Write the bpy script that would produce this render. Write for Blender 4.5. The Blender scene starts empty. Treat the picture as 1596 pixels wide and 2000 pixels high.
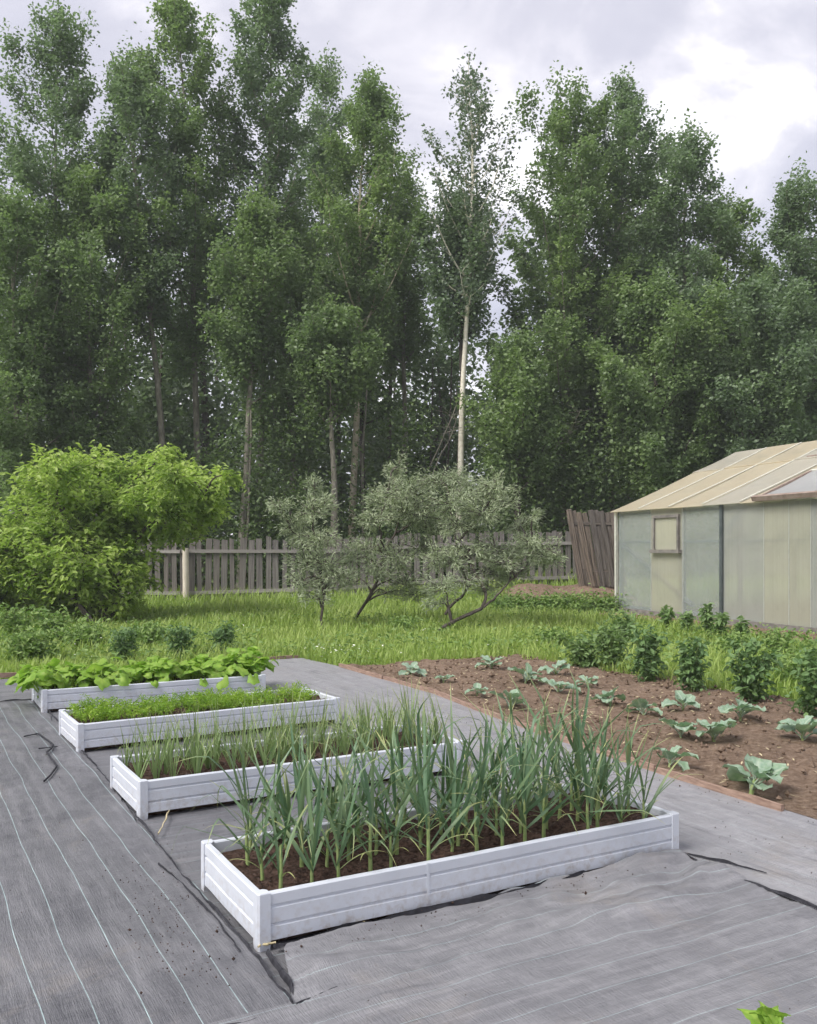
import bpy, math, random
import numpy as np
from math import radians, sin, cos, pi

# ------------------------------------------------------------------ camera, sky, sun, exposure
scene = bpy.context.scene
col = scene.collection
EYE, FPX, HZ, CX = 1.45, 1782.0, 1074.0, 798.0      # eye height, focal length and horizon in photo pixels
cam = bpy.data.cameras.new('camera')
cam.sensor_fit = 'VERTICAL'; cam.sensor_height = 36.0
cam.lens = FPX / 2000.0 * 36.0
cam.shift_y = (HZ - 1000.0) / 2000.0
cam.clip_start = 0.05; cam.clip_end = 2000
camo = bpy.data.objects.new('camera', cam); col.objects.link(camo)
camo.location = (0, 0, EYE); camo.rotation_euler = (radians(90), 0, 0)
scene.camera = camo

SUN_EL, SUN_AZ = radians(50), radians(-125)           # azimuth measured from +Y (view direction) to the right
world = bpy.data.worlds.new('World'); scene.world = world; world.use_nodes = True
def build_world():
    nt = world.node_tree; N = nt.nodes; L = nt.links; N.clear()
    out = N.new('ShaderNodeOutputWorld'); bg = N.new('ShaderNodeBackground')
    sky = N.new('ShaderNodeTexSky'); sky.sky_type = 'NISHITA'; sky.sun_disc = False
    sky.sun_elevation = SUN_EL; sky.sun_rotation = SUN_AZ
    tc = N.new('ShaderNodeTexCoord'); sp = N.new('ShaderNodeSeparateXYZ'); L.new(tc.outputs['Generated'], sp.inputs[0])
    mx = N.new('ShaderNodeMath'); mx.operation = 'MAXIMUM'; L.new(sp.outputs['Z'], mx.inputs[0]); mx.inputs[1].default_value = 0.0
    ad = N.new('ShaderNodeMath'); ad.operation = 'ADD'; L.new(mx.outputs[0], ad.inputs[0]); ad.inputs[1].default_value = 0.22
    dx = N.new('ShaderNodeMath'); dx.operation = 'DIVIDE'; L.new(sp.outputs['X'], dx.inputs[0]); L.new(ad.outputs[0], dx.inputs[1])
    dy = N.new('ShaderNodeMath'); dy.operation = 'DIVIDE'; L.new(sp.outputs['Y'], dy.inputs[0]); L.new(ad.outputs[0], dy.inputs[1])
    cb = N.new('ShaderNodeCombineXYZ'); L.new(dx.outputs[0], cb.inputs[0]); L.new(dy.outputs[0], cb.inputs[1]); cb.inputs[2].default_value = 7.7
    n1 = N.new('ShaderNodeTexNoise'); n1.inputs['Scale'].default_value = 2.3; n1.inputs['Detail'].default_value = 8; n1.inputs['Roughness'].default_value = 0.55
    n1.inputs['Distortion'].default_value = 0.5
    L.new(cb.outputs[0], n1.inputs['Vector'])
    r1 = N.new('ShaderNodeValToRGB'); L.new(n1.outputs['Fac'], r1.inputs[0])
    e = r1.color_ramp.elements
    e[0].position = 0.36; e[0].color = (3.2, 3.2, 3.72, 1)
    e[1].position = 0.66; e[1].color = (7.0, 6.8, 7.1, 1)
    m = e.new(0.49); m.color = (3.75, 3.7, 4.2, 1)
    m = e.new(0.56); m.color = (4.6, 4.5, 4.9, 1)
    n2 = N.new('ShaderNodeTexNoise'); n2.inputs['Scale'].default_value = 0.6; n2.inputs['Detail'].default_value = 3
    L.new(cb.outputs[0], n2.inputs['Vector'])
    mr = N.new('ShaderNodeMapRange'); L.new(n2.outputs['Fac'], mr.inputs[0])
    mr.inputs[1].default_value = 0.3; mr.inputs[2].default_value = 0.75; mr.inputs[3].default_value = 0.97; mr.inputs[4].default_value = 0.86
    mix = N.new('ShaderNodeMix'); mix.data_type = 'RGBA'
    L.new(mr.outputs[0], mix.inputs['Factor']); L.new(sky.outputs[0], mix.inputs['A']); L.new(r1.outputs[0], mix.inputs['B'])
    L.new(mix.outputs['Result'], bg.inputs[0]); bg.inputs[1].default_value = 0.1
    L.new(bg.outputs[0], out.inputs[0])
build_world()
sun = bpy.data.lights.new('sun', 'SUN'); sun.energy = 2.2; sun.angle = radians(30); sun.color = (1.0, 0.965, 0.92)
suno = bpy.data.objects.new('sun', sun); col.objects.link(suno)
suno.rotation_euler = (radians(90) - SUN_EL, 0, -SUN_AZ + pi)
suno.location = (0, 0, 30)
vs = scene.view_settings
vs.view_transform = 'Standard'; vs.look = 'None'; vs.gamma = 1; vs.use_curve_mapping = False
vs.exposure = 1.1
cy = scene.cycles
cy.max_bounces = 8; cy.diffuse_bounces = 5; cy.glossy_bounces = 2; cy.transmission_bounces = 5; cy.transparent_max_bounces = 8
cy.use_denoising = True; cy.use_adaptive_sampling = True; cy.adaptive_threshold = .03; cy.volume_bounces = 0

# ------------------------------------------------------------------ helpers
def G(px, py, z=0.0):
    """world point on the level z seen at photo pixel (px, py)"""
    d = (EYE - z) * FPX / (py - HZ)
    return np.array([(px - CX) * d / FPX, d, z])
def W(px, py, d):
    return np.array([(px - CX) * d / FPX, d, EYE - (py - HZ) * d / FPX])
def sstep(a, b, x):
    t = np.clip((x - a) / (b - a), 0, 1); return t * t * (3 - 2 * t)
def terrain(x, y):
    x = np.asarray(x, float); y = np.asarray(y, float)
    return 0.42 * sstep(19.5, 26, y) * sstep(-5, 4, x) + 0.6 * sstep(30, 80, y)
ANG = math.atan2(0.49, 0.872)                          # the garden beds run 29 degrees off the view
O0 = np.array([-0.539, 3.279])
U = np.array([cos(ANG), sin(ANG)]); Vv = np.array([-sin(ANG), cos(ANG)])
def UV(u, v):
    p = O0 + u * U + v * Vv; return p
def toUV(p):
    r = np.asarray(p)[:2] - O0; return float(r @ U), float(r @ Vv)

def vnoise(x, y, seed=0, octaves=4, gain=0.5):
    x = np.asarray(x, float); y = np.asarray(y, float); tot = 0; amp = 1; nrm = 0
    for o in range(octaves):
        xi = np.floor(x).astype(np.int64); yi = np.floor(y).astype(np.int64); fx = x - xi; fy = y - yi
        fx = fx * fx * (3 - 2 * fx); fy = fy * fy * (3 - 2 * fy)
        def hsh(a, b):
            h = (a * 374761393 + b * 668265263 + (seed + o) * 1442695041) & 0xffffffff
            h = ((h ^ (h >> 13)) * 1274126177) & 0xffffffff
            return ((h ^ (h >> 16)) & 0xffff) / 65535.0
        v = (hsh(xi, yi) * (1 - fx) + hsh(xi + 1, yi) * fx) * (1 - fy) + (hsh(xi, yi + 1) * (1 - fx) + hsh(xi + 1, yi + 1) * fx) * fy
        tot = tot + amp * (v * 2 - 1); nrm += amp; amp *= gain; x = x * 2.03 + 7.1; y = y * 2.03 + 3.7
    return tot / nrm

def mesh_data(name, V, F, mat, smooth=False, tint=None):
    V = np.asarray(V, np.float32); F = np.asarray(F, np.int32); k = F.shape[1]
    me = bpy.data.meshes.new(name)
    me.vertices.add(len(V)); me.vertices.foreach_set('co', V.ravel())
    tot = np.full(len(F), k, np.int32); idx = F.ravel()
    if k == 4:                                   # a quad whose last corner repeats is a triangle
        tri = F[:, 3] == F[:, 2]; tot[tri] = 3
        keep = np.ones(F.shape, bool); keep[tri, 3] = False; idx = F[keep]
    me.loops.add(len(idx)); me.loops.foreach_set('vertex_index', idx)
    me.polygons.add(len(F)); me.polygons.foreach_set('loop_start', np.concatenate([[0], np.cumsum(tot)[:-1]]).astype(np.int32))
    me.polygons.foreach_set('loop_total', tot)
    me.polygons.foreach_set('use_smooth', np.full(len(F), bool(smooth)))
    if mat: me.materials.append(mat)
    if tint is not None:
        a = me.attributes.new('tint', 'FLOAT', 'POINT'); a.data.foreach_set('value', np.asarray(tint, np.float32))
    me.update(); me.validate()
    return me
def place(name, me, parent=None, loc=None, rz=None, rot=None, scale=None):
    o = bpy.data.objects.new(name, me); col.objects.link(o)
    if parent is not None: o.parent = parent
    if loc is not None: o.location = [float(c) for c in loc]
    if rz is not None: o.rotation_euler = (0, 0, rz)
    if rot is not None: o.rotation_euler = rot
    if scale is not None: o.scale = (scale,) * 3 if np.isscalar(scale) else scale
    return o
def obj(name, V, F, mat, parent=None, smooth=False, tint=None, **k):
    return place(name, mesh_data(name, V, F, mat, smooth, tint), parent, **k)
def tag(o, label=None, cat=None, group=None, kind=None):
    if label: o['label'] = label
    if cat: o['category'] = cat
    if group: o['group'] = group
    if kind: o['kind'] = kind
    return o
def empty(name, loc=(0, 0, 0), rz=0):
    o = bpy.data.objects.new(name, None); col.objects.link(o)
    o.location = [float(c) for c in loc]; o.rotation_euler = (0, 0, rz); o.empty_display_size = 0.1
    return o

class MB:
    def __init__(s): s.V = []; s.F = []; s.n = 0; s.T = []
    def add(s, V, F, t=0.5):
        V = np.asarray(V, float); F = np.asarray(F, int)
        if F.shape[1] == 3: F = np.hstack([F, F[:, 2:3]])
        s.V.append(V); s.F.append(F + s.n); s.n += len(V)
        s.T.append(np.full(len(V), t) if np.isscalar(t) else np.asarray(t))
    def box(s, a, b):
        a = np.asarray(a, float); b = np.asarray(b, float)
        v = np.array([[(a, b)[i][0], (a, b)[j][1], (a, b)[k][2]] for k in (0, 1) for j in (0, 1) for i in (0, 1)])
        s.add(v, [[0, 2, 3, 1], [4, 5, 7, 6], [0, 1, 5, 4], [2, 6, 7, 3], [0, 4, 6, 2], [1, 3, 7, 5]])
    def hexa(s, v):   # 8 corners: bottom 4 ccw, top 4 ccw
        s.add(v, [[0, 3, 2, 1], [4, 5, 6, 7], [0, 1, 5, 4], [1, 2, 6, 5], [2, 3, 7, 6], [3, 0, 4, 7]])
    def bar(s, p, q, w, t, up=(0, 0, 1)):
        p = np.asarray(p, float); q = np.asarray(q, float); d = q - p; d /= np.linalg.norm(d)
        a = np.cross(d, up); na = np.linalg.norm(a)
        if na < 1e-4: a = np.cross(d, (1, 0, 0)); na = np.linalg.norm(a)
        a /= na; b = np.cross(a, d)
        a = a * w / 2; b = b * t / 2
        s.hexa([p - a - b, p + a - b, q + a - b, q - a - b, p - a + b, p + a + b, q + a + b, q - a + b])
    def tube(s, P, R, sides=5, t=0.5):
        P = np.asarray(P, float); R = np.asarray(R, float) * np.ones(len(P)); n = len(P)
        T = np.gradient(P, axis=0); T /= np.linalg.norm(T, axis=1)[:, None] + 1e-9
        ref = np.array([1.0, 0.13, 0.07]) if abs(T[0][0]) < 0.8 else np.array([0.1, 1.0, 0.1])
        A = ref - (T @ ref)[:, None] * T; A /= np.linalg.norm(A, axis=1)[:, None]; B = np.cross(T, A)
        th = np.arange(sides) * 2 * pi / sides
        V = P[:, None] + R[:, None, None] * (np.cos(th)[None, :, None] * A[:, None] + np.sin(th)[None, :, None] * B[:, None])
        i = np.arange(n - 1)[:, None] * sides; j = np.arange(sides)[None]; j2 = (j + 1) % sides
        F = np.stack([i + j, i + j2, i + sides + j2, i + sides + j], -1).reshape(-1, 4)
        if not np.isscalar(t): t = np.repeat(np.asarray(t), sides)
        s.add(V.reshape(-1, 3), F, t)
    def ribbon(s, P, wv, t=0.5):
        P = np.asarray(P, float); wv = np.asarray(wv, float); n = len(P)
        V = np.empty((2 * n, 3)); V[0::2] = P - wv; V[1::2] = P + wv
        i = np.arange(n - 1) * 2
        s.add(V, np.stack([i, i + 1, i + 3, i + 2], -1), t if np.isscalar(t) else np.repeat(t, 2))
    def data(s, name, mat, smooth=False, tint=False):
        V = np.vstack(s.V); F = np.vstack(s.F)
        return mesh_data(name, V, F, mat, smooth, np.concatenate(s.T) if tint else None)
    def build(s, name, mat, parent=None, smooth=False, tint=False, **k):
        return place(name, s.data(name, mat, smooth, tint), parent, **k)

# leaf templates: x along the leaf, y across, z out of the blade
LEAF4 = (np.array([[0, 0, 0], [.45, .36, .07], [1, 0, 0], [.45, -.36, .07]]), np.array([[0, 3, 2, 1]]))
LEAF6 = (np.array([[0, 0, 0], [.28, .25, .06], [.66, .2, .04], [1, 0, -.12], [.66, -.2, .04], [.28, -.25, .06]]), np.array([[0, 3, 2, 1], [0, 5, 4, 3]]))
NARROW = (np.array([[0, 0, 0], [.45, .095, .02], [1, 0, -.06], [.45, -.095, .02]]), np.array([[0, 3, 2, 1]]))
FINE = (np.array([[0, 0, 0], [.5, .16, .03], [1, 0, -.05], [.5, -.16, .03]]), np.array([[0, 3, 2, 1]]))
def leaf_cloud(C, size, rng, tmpl=LEAF4, up=0.6, droop=0.2, tint=None, outdir=None):
    C = np.asarray(C, float); n = len(C)
    N = rng.normal(size=(n, 3)); N /= np.linalg.norm(N, axis=1)[:, None]; N[:, 2] = np.abs(N[:, 2]); N += np.array([0, 0, up]); N /= np.linalg.norm(N, axis=1)[:, None]
    D = rng.normal(size=(n, 3)); D[:, 2] -= droop * 2
    if outdir is not None: D = D * 0.5 + outdir
    D -= (D * N).sum(1)[:, None] * N; D /= np.linalg.norm(D, axis=1)[:, None] + 1e-9
    B = np.cross(N, D); s = np.asarray(size) * np.ones(n) * rng.uniform(.7, 1.25, n)
    T, F = tmpl; k = len(T)
    V = C[:, None] + s[:, None, None] * (T[None, :, 0:1] * D[:, None] + T[None, :, 1:2] * B[:, None] + T[None, :, 2:3] * N[:, None])
    FF = (F[None] + (np.arange(n) * k)[:, None, None]).reshape(-1, 4)
    if tint is None: tint = rng.uniform(0, 1, n)
    return V.reshape(-1, 3), FF, np.repeat(tint, k)

# ------------------------------------------------------------------ materials
def nodes(name):
    m = bpy.data.materials.new(name); m.use_nodes = True; nt = m.node_tree
    return m, nt, nt.nodes, nt.links, nt.nodes['Principled BSDF'], nt.nodes['Material Output']
def noise(N, L, scale, detail=4, rough=.55, vec=None, dist=0.0):
    n = N.new('ShaderNodeTexNoise'); n.inputs['Scale'].default_value = scale; n.inputs['Detail'].default_value = detail
    n.inputs['Roughness'].default_value = rough; n.inputs['Distortion'].default_value = dist
    if vec is not None: L.new(vec, n.inputs['Vector'])
    return n
def maprange(N, L, src, a, b, c=0.0, d=1.0):
    r = N.new('ShaderNodeMapRange'); L.new(src, r.inputs[0])
    for i, v in enumerate((a, b, c, d)): r.inputs[i + 1].default_value = v
    return r.outputs[0]
def mixc(N, L, fac, A, B, blend='MIX'):
    m = N.new('ShaderNodeMix'); m.data_type = 'RGBA'; m.blend_type = blend
    if isinstance(fac, float): m.inputs['Factor'].default_value = fac
    else: L.new(fac, m.inputs['Factor'])
    for k, x in (('A', A), ('B', B)):
        if isinstance(x, tuple): m.inputs[k].default_value = (*x, 1)
        else: L.new(x, m.inputs[k])
    return m.outputs['Result']
def bump(N, L, b, src, strength, dist):
    bp = N.new('ShaderNodeBump'); bp.inputs['Strength'].default_value = strength; bp.inputs['Distance'].default_value = dist
    L.new(src, bp.inputs['Height']); L.new(bp.outputs[0], b.inputs['Normal']); return bp
def objco(N): return N.new('ShaderNodeTexCoord').outputs['Object']
def geopos(N): return N.new('ShaderNodeNewGeometry').outputs['Position']

def leaf_mat(name, c1, c2, c3=None, trans=0.35, rough=0.5, spec=0.3, nscale=0.8):
    m, nt, N, L, b, out = nodes(name)
    a = N.new('ShaderNodeAttribute'); a.attribute_name = 'tint'
    c = mixc(N, L, a.outputs['Fac'], c1, c2)
    if c3:
        nz = noise(N, L, nscale, 3, vec=geopos(N)); c = mixc(N, L, maprange(N, L, nz.outputs['Fac'], .45, .7), c, c3)
    L.new(c, b.inputs['Base Color']); b.inputs['Roughness'].default_value = rough; b.inputs['Specular IOR Level'].default_value = spec
    t = N.new('ShaderNodeBsdfTranslucent'); yc = mixc(N, L, 0.5, c, (1.0, 1.25, 0.55), 'MULTIPLY'); L.new(yc, t.inputs['Color'])
    ms = N.new('ShaderNodeMixShader'); ms.inputs[0].default_value = trans
    L.new(b.outputs[0], ms.inputs[1]); L.new(t.outputs[0], ms.inputs[2]); L.new(ms.outputs[0], out.inputs[0])
    return m
def rough_mat(name, c1, c2, scale=8, rough=.8, bs=.3, bd=.01, detail=6, spec=.3, stretch=None, lo=.35, hi=.65):
    m, nt, N, L, b, out = nodes(name)
    vec = objco(N)
    if stretch:
        mp = N.new('ShaderNodeMapping'); mp.inputs['Scale'].default_value = stretch; L.new(vec, mp.inputs[0]); vec = mp.outputs[0]
    n = noise(N, L, scale, detail, .6, vec)
    L.new(mixc(N, L, maprange(N, L, n.outputs['Fac'], lo, hi), c1, c2), b.inputs['Base Color'])
    b.inputs['Roughness'].default_value = rough; b.inputs['Specular IOR Level'].default_value = spec
    if bs: bump(N, L, b, n.outputs['Fac'], bs, bd)
    return m
def wood_mat(name, c1, c2, c3, scale=3.0):
    """weathered board: grain along local Z, one tone per object"""
    m, nt, N, L, b, out = nodes(name)
    oi = N.new('ShaderNodeObjectInfo')
    vec = N.new('ShaderNodeVectorMath'); vec.operation = 'ADD'
    cbx = N.new('ShaderNodeCombineXYZ'); mu = N.new('ShaderNodeMath'); mu.operation = 'MULTIPLY'; L.new(oi.outputs['Random'], mu.inputs[0]); mu.inputs[1].default_value = 37.0
    L.new(mu.outputs[0], cbx.inputs[0]); L.new(mu.outputs[0], cbx.inputs[2])
    L.new(objco(N), vec.inputs[0]); L.new(cbx.outputs[0], vec.inputs[1])
    mp = N.new('ShaderNodeMapping'); mp.inputs['Scale'].default_value = (16, 16, 0.5); L.new(vec.outputs[0], mp.inputs[0])
    n = noise(N, L, scale, 5, .65, mp.outputs[0])
    c = mixc(N, L, maprange(N, L, oi.outputs['Random'], .3, 1.0, 0.0, 0.9), c2, c3)
    c = mixc(N, L, maprange(N, L, n.outputs['Fac'], .38, .60), c1, c)
    L.new(c, b.inputs['Base Color']); b.inputs['Roughness'].default_value = .85; b.inputs['Specular IOR Level'].default_value = .2
    bump(N, L, b, n.outputs['Fac'], .5, .004)
    return m

M = {}
M['poplar'] = leaf_mat('poplar_leaf', (.165, .235, .105), (.220, .300, .135), (.245, .330, .125), trans=.45, rough=.45, spec=.45, nscale=.45)
M['poplar_cool'] = leaf_mat('poplar_leaf_cool', (.155, .220, .125), (.205, .275, .160), (.220, .300, .150), trans=.45, rough=.42, spec=.5, nscale=.45)
M['birch'] = leaf_mat('birch_leaf', (.15, .20, .14), (.20, .25, .18), None, trans=.4, rough=.45)
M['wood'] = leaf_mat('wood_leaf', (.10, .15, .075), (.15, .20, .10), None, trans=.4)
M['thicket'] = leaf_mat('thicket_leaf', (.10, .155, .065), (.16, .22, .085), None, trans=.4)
M['maple'] = leaf_mat('maple_leaf', (.33, .44, .11), (.47, .57, .16), (.27, .385, .09), trans=.45, rough=.45, nscale=1.6)
M['buckthorn'] = leaf_mat('buckthorn_leaf', (.31, .36, .235), (.46, .51, .34), (.27, .32, .20), trans=.25, rough=.55, nscale=2.5)
M['dark_herb'] = leaf_mat('dark_herb_leaf', (.10, .18, .07), (.17, .27, .10), None, trans=.3)
M['mid_herb'] = leaf_mat('mid_herb_leaf', (.15, .24, .085), (.23, .33, .13), None, trans=.35)
M['weed'] = leaf_mat('weed_leaf', (.15, .25, .07), (.26, .36, .11), None, trans=.35)
M['grass'] = leaf_mat('grass_blade', (.25, .35, .08), (.42, .50, .16), (.29, .40, .09), trans=.42, nscale=.6)
M['carrot'] = leaf_mat('carrot_leaf', (.16, .30, .03), (.32, .46, .06), None, trans=.4)
M['squash'] = leaf_mat('squash_leaf', (.17, .33, .035), (.38, .52, .10), None, trans=.4, rough=.5)
M['garlic'] = leaf_mat('garlic_leaf', (.095, .180, .098), (.48, .48, .20), None, trans=.25, rough=.42, spec=.4)
M['onion'] = leaf_mat('onion_leaf', (.20, .29, .12), (.42, .44, .20), None, trans=.3, rough=.45)
M['garlic_stem'] = rough_mat('garlic_stem', (.17, .26, .075), (.30, .34, .15), 20, .5, 0, 0, spec=.4)
M['soil'] = rough_mat('dark_soil', (.022, .014, .010), (.10, .064, .05), 55, .95, 1.0, .02, spec=.1)
M['patch'] = None
M['bark'] = rough_mat('aspen_bark', (.14, .125, .10), (.30, .275, .225), 6, .85, .5, .01, stretch=(2, 2, .6))
M['dark_bark'] = rough_mat('dark_bark', (.05, .04, .032), (.12, .10, .085), 8, .9, .5, .01, stretch=(2, 2, .5))
M['pale_bark'] = rough_mat('pale_bark', (.36, .30, .215), (.60, .53, .41), 5, .8, .4, .008, stretch=(1.5, 1.5, 1.2))
M['birch_bark'] = rough_mat('birch_bark', (.62, .56, .45), (.84, .79, .68), 5, .8, .4, .008, stretch=(1.5, 1.5, 1.2))
M['fence'] = wood_mat('fence_board', (.105, .096, .089), (.235, .215, .198), (.19, .165, .145))
M['rail'] = wood_mat('fence_rail', (.24, .22, .205), (.36, .335, .31), (.26, .24, .22))
M['plank'] = wood_mat('old_plank', (.048, .040, .034), (.16, .142, .126), (.24, .185, .14))
M['pale_post'] = rough_mat('pale_post', (.52, .45, .36), (.68, .61, .52), 6, .8, .3, .006, stretch=(3, 3, .6))
M['edging'] = rough_mat('edging_board', (.19, .125, .095), (.34, .235, .18), 9, .8, .4, .004, stretch=(1, 6, 6))
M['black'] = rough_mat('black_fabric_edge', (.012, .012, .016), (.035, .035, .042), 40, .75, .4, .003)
M['straw'] = rough_mat('dry_stalk', (.42, .36, .20), (.58, .50, .32), 20, .7, 0, 0)
M['steel'] = rough_mat('grey_frame', (.055, .068, .068), (.10, .115, .115), 10, .6, 0, 0)
M['seam'] = rough_mat('seam_strip', (.30, .31, .28), (.42, .43, .39), 10, .6, 0, 0)
M['frame_pale'] = rough_mat('pale_trim', (.50, .50, .43), (.66, .66, .58), 10, .6, 0, 0)
M['hatch_wood'] = rough_mat('hatch_wood', (.22, .16, .13), (.33, .26, .22), 8, .8, .3, .004)
M['concrete'] = rough_mat('grey_plinth', (.14, .13, .12), (.24, .22, .2), 7, .9, .4, .01)

def white_mat():
    m, nt, N, L, b, out = nodes('white_plastic')
    v = geopos(N)
    n = noise(N, L, 3.5, 5, .6, v); s = noise(N, L, 28, 6, .7, v)
    c = mixc(N, L, maprange(N, L, n.outputs['Fac'], .35, .7), (.54, .57, .625), (.60, .625, .675))
    sp = N.new('ShaderNodeSeparateXYZ'); L.new(v, sp.inputs[0])
    low = maprange(N, L, sp.outputs['Z'], .19, .02, .05, .8)       # splashed mud near the ground
    mu = N.new('ShaderNodeMath'); mu.operation = 'MULTIPLY'; L.new(low, mu.inputs[0]); L.new(maprange(N, L, s.outputs['Fac'], .46, .68), mu.inputs[1])
    c = mixc(N, L, mu.outputs[0], c, (.36, .32, .29))
    L.new(c, b.inputs['Base Color']); b.inputs['Roughness'].default_value = .42; b.inputs['Specular IOR Level'].default_value = .45
    return m
M['white'] = white_mat()

def fabric_mat(name, along, pitch, phase, paleness=0.0, line=1.0, pale_col=(.205, .203, .214)):
    """grey woven weed sheet; a pale thread every `pitch` metres. Local axes: x = u, y = v of the garden."""
    m, nt, N, L, b, out = nodes(name)
    co = objco(N); sp = N.new('ShaderNodeSeparateXYZ'); L.new(co, sp.inputs[0])
    across, alng = ('X', 'Y') if along == 'v' else ('Y', 'X')
    mp = N.new('ShaderNodeMapping'); mp.inputs['Scale'].default_value = (.9, .9, .9); L.new(co, mp.inputs[0])
    wob = noise(N, L, .8, 2, .45, mp.outputs[0])
    wv = maprange(N, L, wob.outputs['Fac'], .2, .8, -.028, .028)
    ad = N.new('ShaderNodeMath'); ad.operation = 'ADD'; L.new(sp.outputs[across], ad.inputs[0]); L.new(wv, ad.inputs[1])
    ph = N.new('ShaderNodeMath'); ph.operation = 'ADD'; L.new(ad.outputs[0], ph.inputs[0]); ph.inputs[1].default_value = phase + 100 * pitch
    md = N.new('ShaderNodeMath'); md.operation = 'PINGPONG'; L.new(ph.outputs[0], md.inputs[0]); md.inputs[1].default_value = pitch / 2
    ln = maprange(N, L, md.outputs[0], .0008, .0023, 1.0, 0.0)
    dn = noise(N, L, 2.2, 6, .62, co, .4); dn2 = noise(N, L, 9, 5, .7, co)
    c = mixc(N, L, maprange(N, L, dn.outputs['Fac'], .36, .64), (.060, .061, .070), (.124, .124, .134))
    c = mixc(N, L, maprange(N, L, dn2.outputs['Fac'], .5, .78, paleness * .6, paleness * .6 + .4), c, pale_col)  # higher values mix in more of the pale colour
    st = noise(N, L, 1.1, 7, .72, co, .8); c = mixc(N, L, maprange(N, L, st.outputs['Fac'], .56, .72, 0, .55), c, (.27, .235, .20))
    st2 = noise(N, L, 1.7, 7, .75, co, .6); c = mixc(N, L, maprange(N, L, st2.outputs['Fac'], .42, .30, 0, .6), c, (.045, .045, .055))
    ms_ = N.new('ShaderNodeMapping'); ms_.inputs['Scale'].default_value = (14, 1.1, 1) if along == 'v' else (1.1, 14, 1); L.new(co, ms_.inputs[0])
    sk = noise(N, L, 1.6, 6, .62, ms_.outputs[0], .35); c = mixc(N, L, maprange(N, L, sk.outputs['Fac'], .48, .72, 0, .25 + paleness * .4), c, (.36, .355, .37)); c = mixc(N, L, maprange(N, L, sk.outputs['Fac'], .42, .28, 0, .5), c, (.05, .05, .06))
    # the weave: fine crossed threads
    w1 = N.new('ShaderNodeTexNoise'); m1 = N.new('ShaderNodeMapping'); m1.inputs['Scale'].default_value = (240, 18, 20); L.new(co, m1.inputs[0]); L.new(m1.outputs[0], w1.inputs['Vector']); w1.inputs['Scale'].default_value = 1.0
    w2 = N.new('ShaderNodeTexNoise'); m2 = N.new('ShaderNodeMapping'); m2.inputs['Scale'].default_value = (18, 240, 20); L.new(co, m2.inputs[0]); L.new(m2.outputs[0], w2.inputs['Vector']); w2.inputs['Scale'].default_value = 1.0
    wa = N.new('ShaderNodeMath'); wa.operation = 'ADD'; L.new(w1.outputs['Fac'], wa.inputs[0]); L.new(w2.outputs['Fac'], wa.inputs[1])
    c = mixc(N, L, maprange(N, L, wa.outputs[0], .75, 1.25, 0.0, .45), c, (.185, .185, .196))
    lw = N.new('ShaderNodeMath'); lw.operation = 'MULTIPLY'; L.new(ln, lw.inputs[0])
    L.new(maprange(N, L, dn2.outputs['Fac'], .3, .55, .55 * line, 1.0 * line), lw.inputs[1])
    c = mixc(N, L, lw.outputs[0], c, (.44, .58, .58))
    L.new(c, b.inputs['Base Color']); b.inputs['Roughness'].default_value = .5; b.inputs['Specular IOR Level'].default_value = .45
    hs = N.new('ShaderNodeMath'); hs.operation = 'ADD'; L.new(wa.outputs[0], hs.inputs[0])
    wr = noise(N, L, 2.6, 3, .5, co, .3)
    h2 = N.new('ShaderNodeMath'); h2.operation = 'ADD'; L.new(maprange(N, L, dn2.outputs['Fac'], 0, 1, 0, 2.5), h2.inputs[0]); L.new(maprange(N, L, wr.outputs['Fac'], 0, 1, 0, 9), h2.inputs[1])
    L.new(h2.outputs[0], hs.inputs[1])
    bump(N, L, b, hs.outputs[0], .6, .007)
    return m

def patch_mat():
    m, nt, N, L, b, out = nodes('brown_earth')
    co = geopos(N); n = noise(N, L, 1.4, 6, .6, co); n2 = noise(N, L, 26, 6, .75, co)
    c = mixc(N, L, maprange(N, L, n.outputs['Fac'], .35, .65), (.105, .070, .048), (.18, .126, .09))
    c = mixc(N, L, maprange(N, L, n2.outputs['Fac'], .42, .66), c, (.27, .20, .148))
    c = mixc(N, L, maprange(N, L, n2.outputs['Fac'], .38, .25), c, (.05, .03, .022))
    L.new(c, b.inputs['Base Color']); b.inputs['Roughness'].default_value = .95; b.inputs['Specular IOR Level'].default_value = .1
    bump(N, L, b, n2.outputs['Fac'], .9, .03); return m
M['patch'] = patch_mat()
def ground_mat():
    m, nt, N, L, b, out = nodes('turf_earth')
    co = geopos(N); n = noise(N, L, .7, 6, .6, co); n2 = noise(N, L, 12, 5, .7, co)
    c = mixc(N, L, maprange(N, L, n.outputs['Fac'], .35, .65), (.065, .105, .022), (.11, .16, .035))
    c = mixc(N, L, maprange(N, L, n2.outputs['Fac'], .5, .75), c, (.085, .065, .035))
    L.new(c, b.inputs['Base Color']); b.inputs['Roughness'].default_value = .95; b.inputs['Specular IOR Level'].default_value = .1
    bump(N, L, b, n2.outputs['Fac'], .8, .05); return m
M['ground'] = ground_mat()

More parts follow.
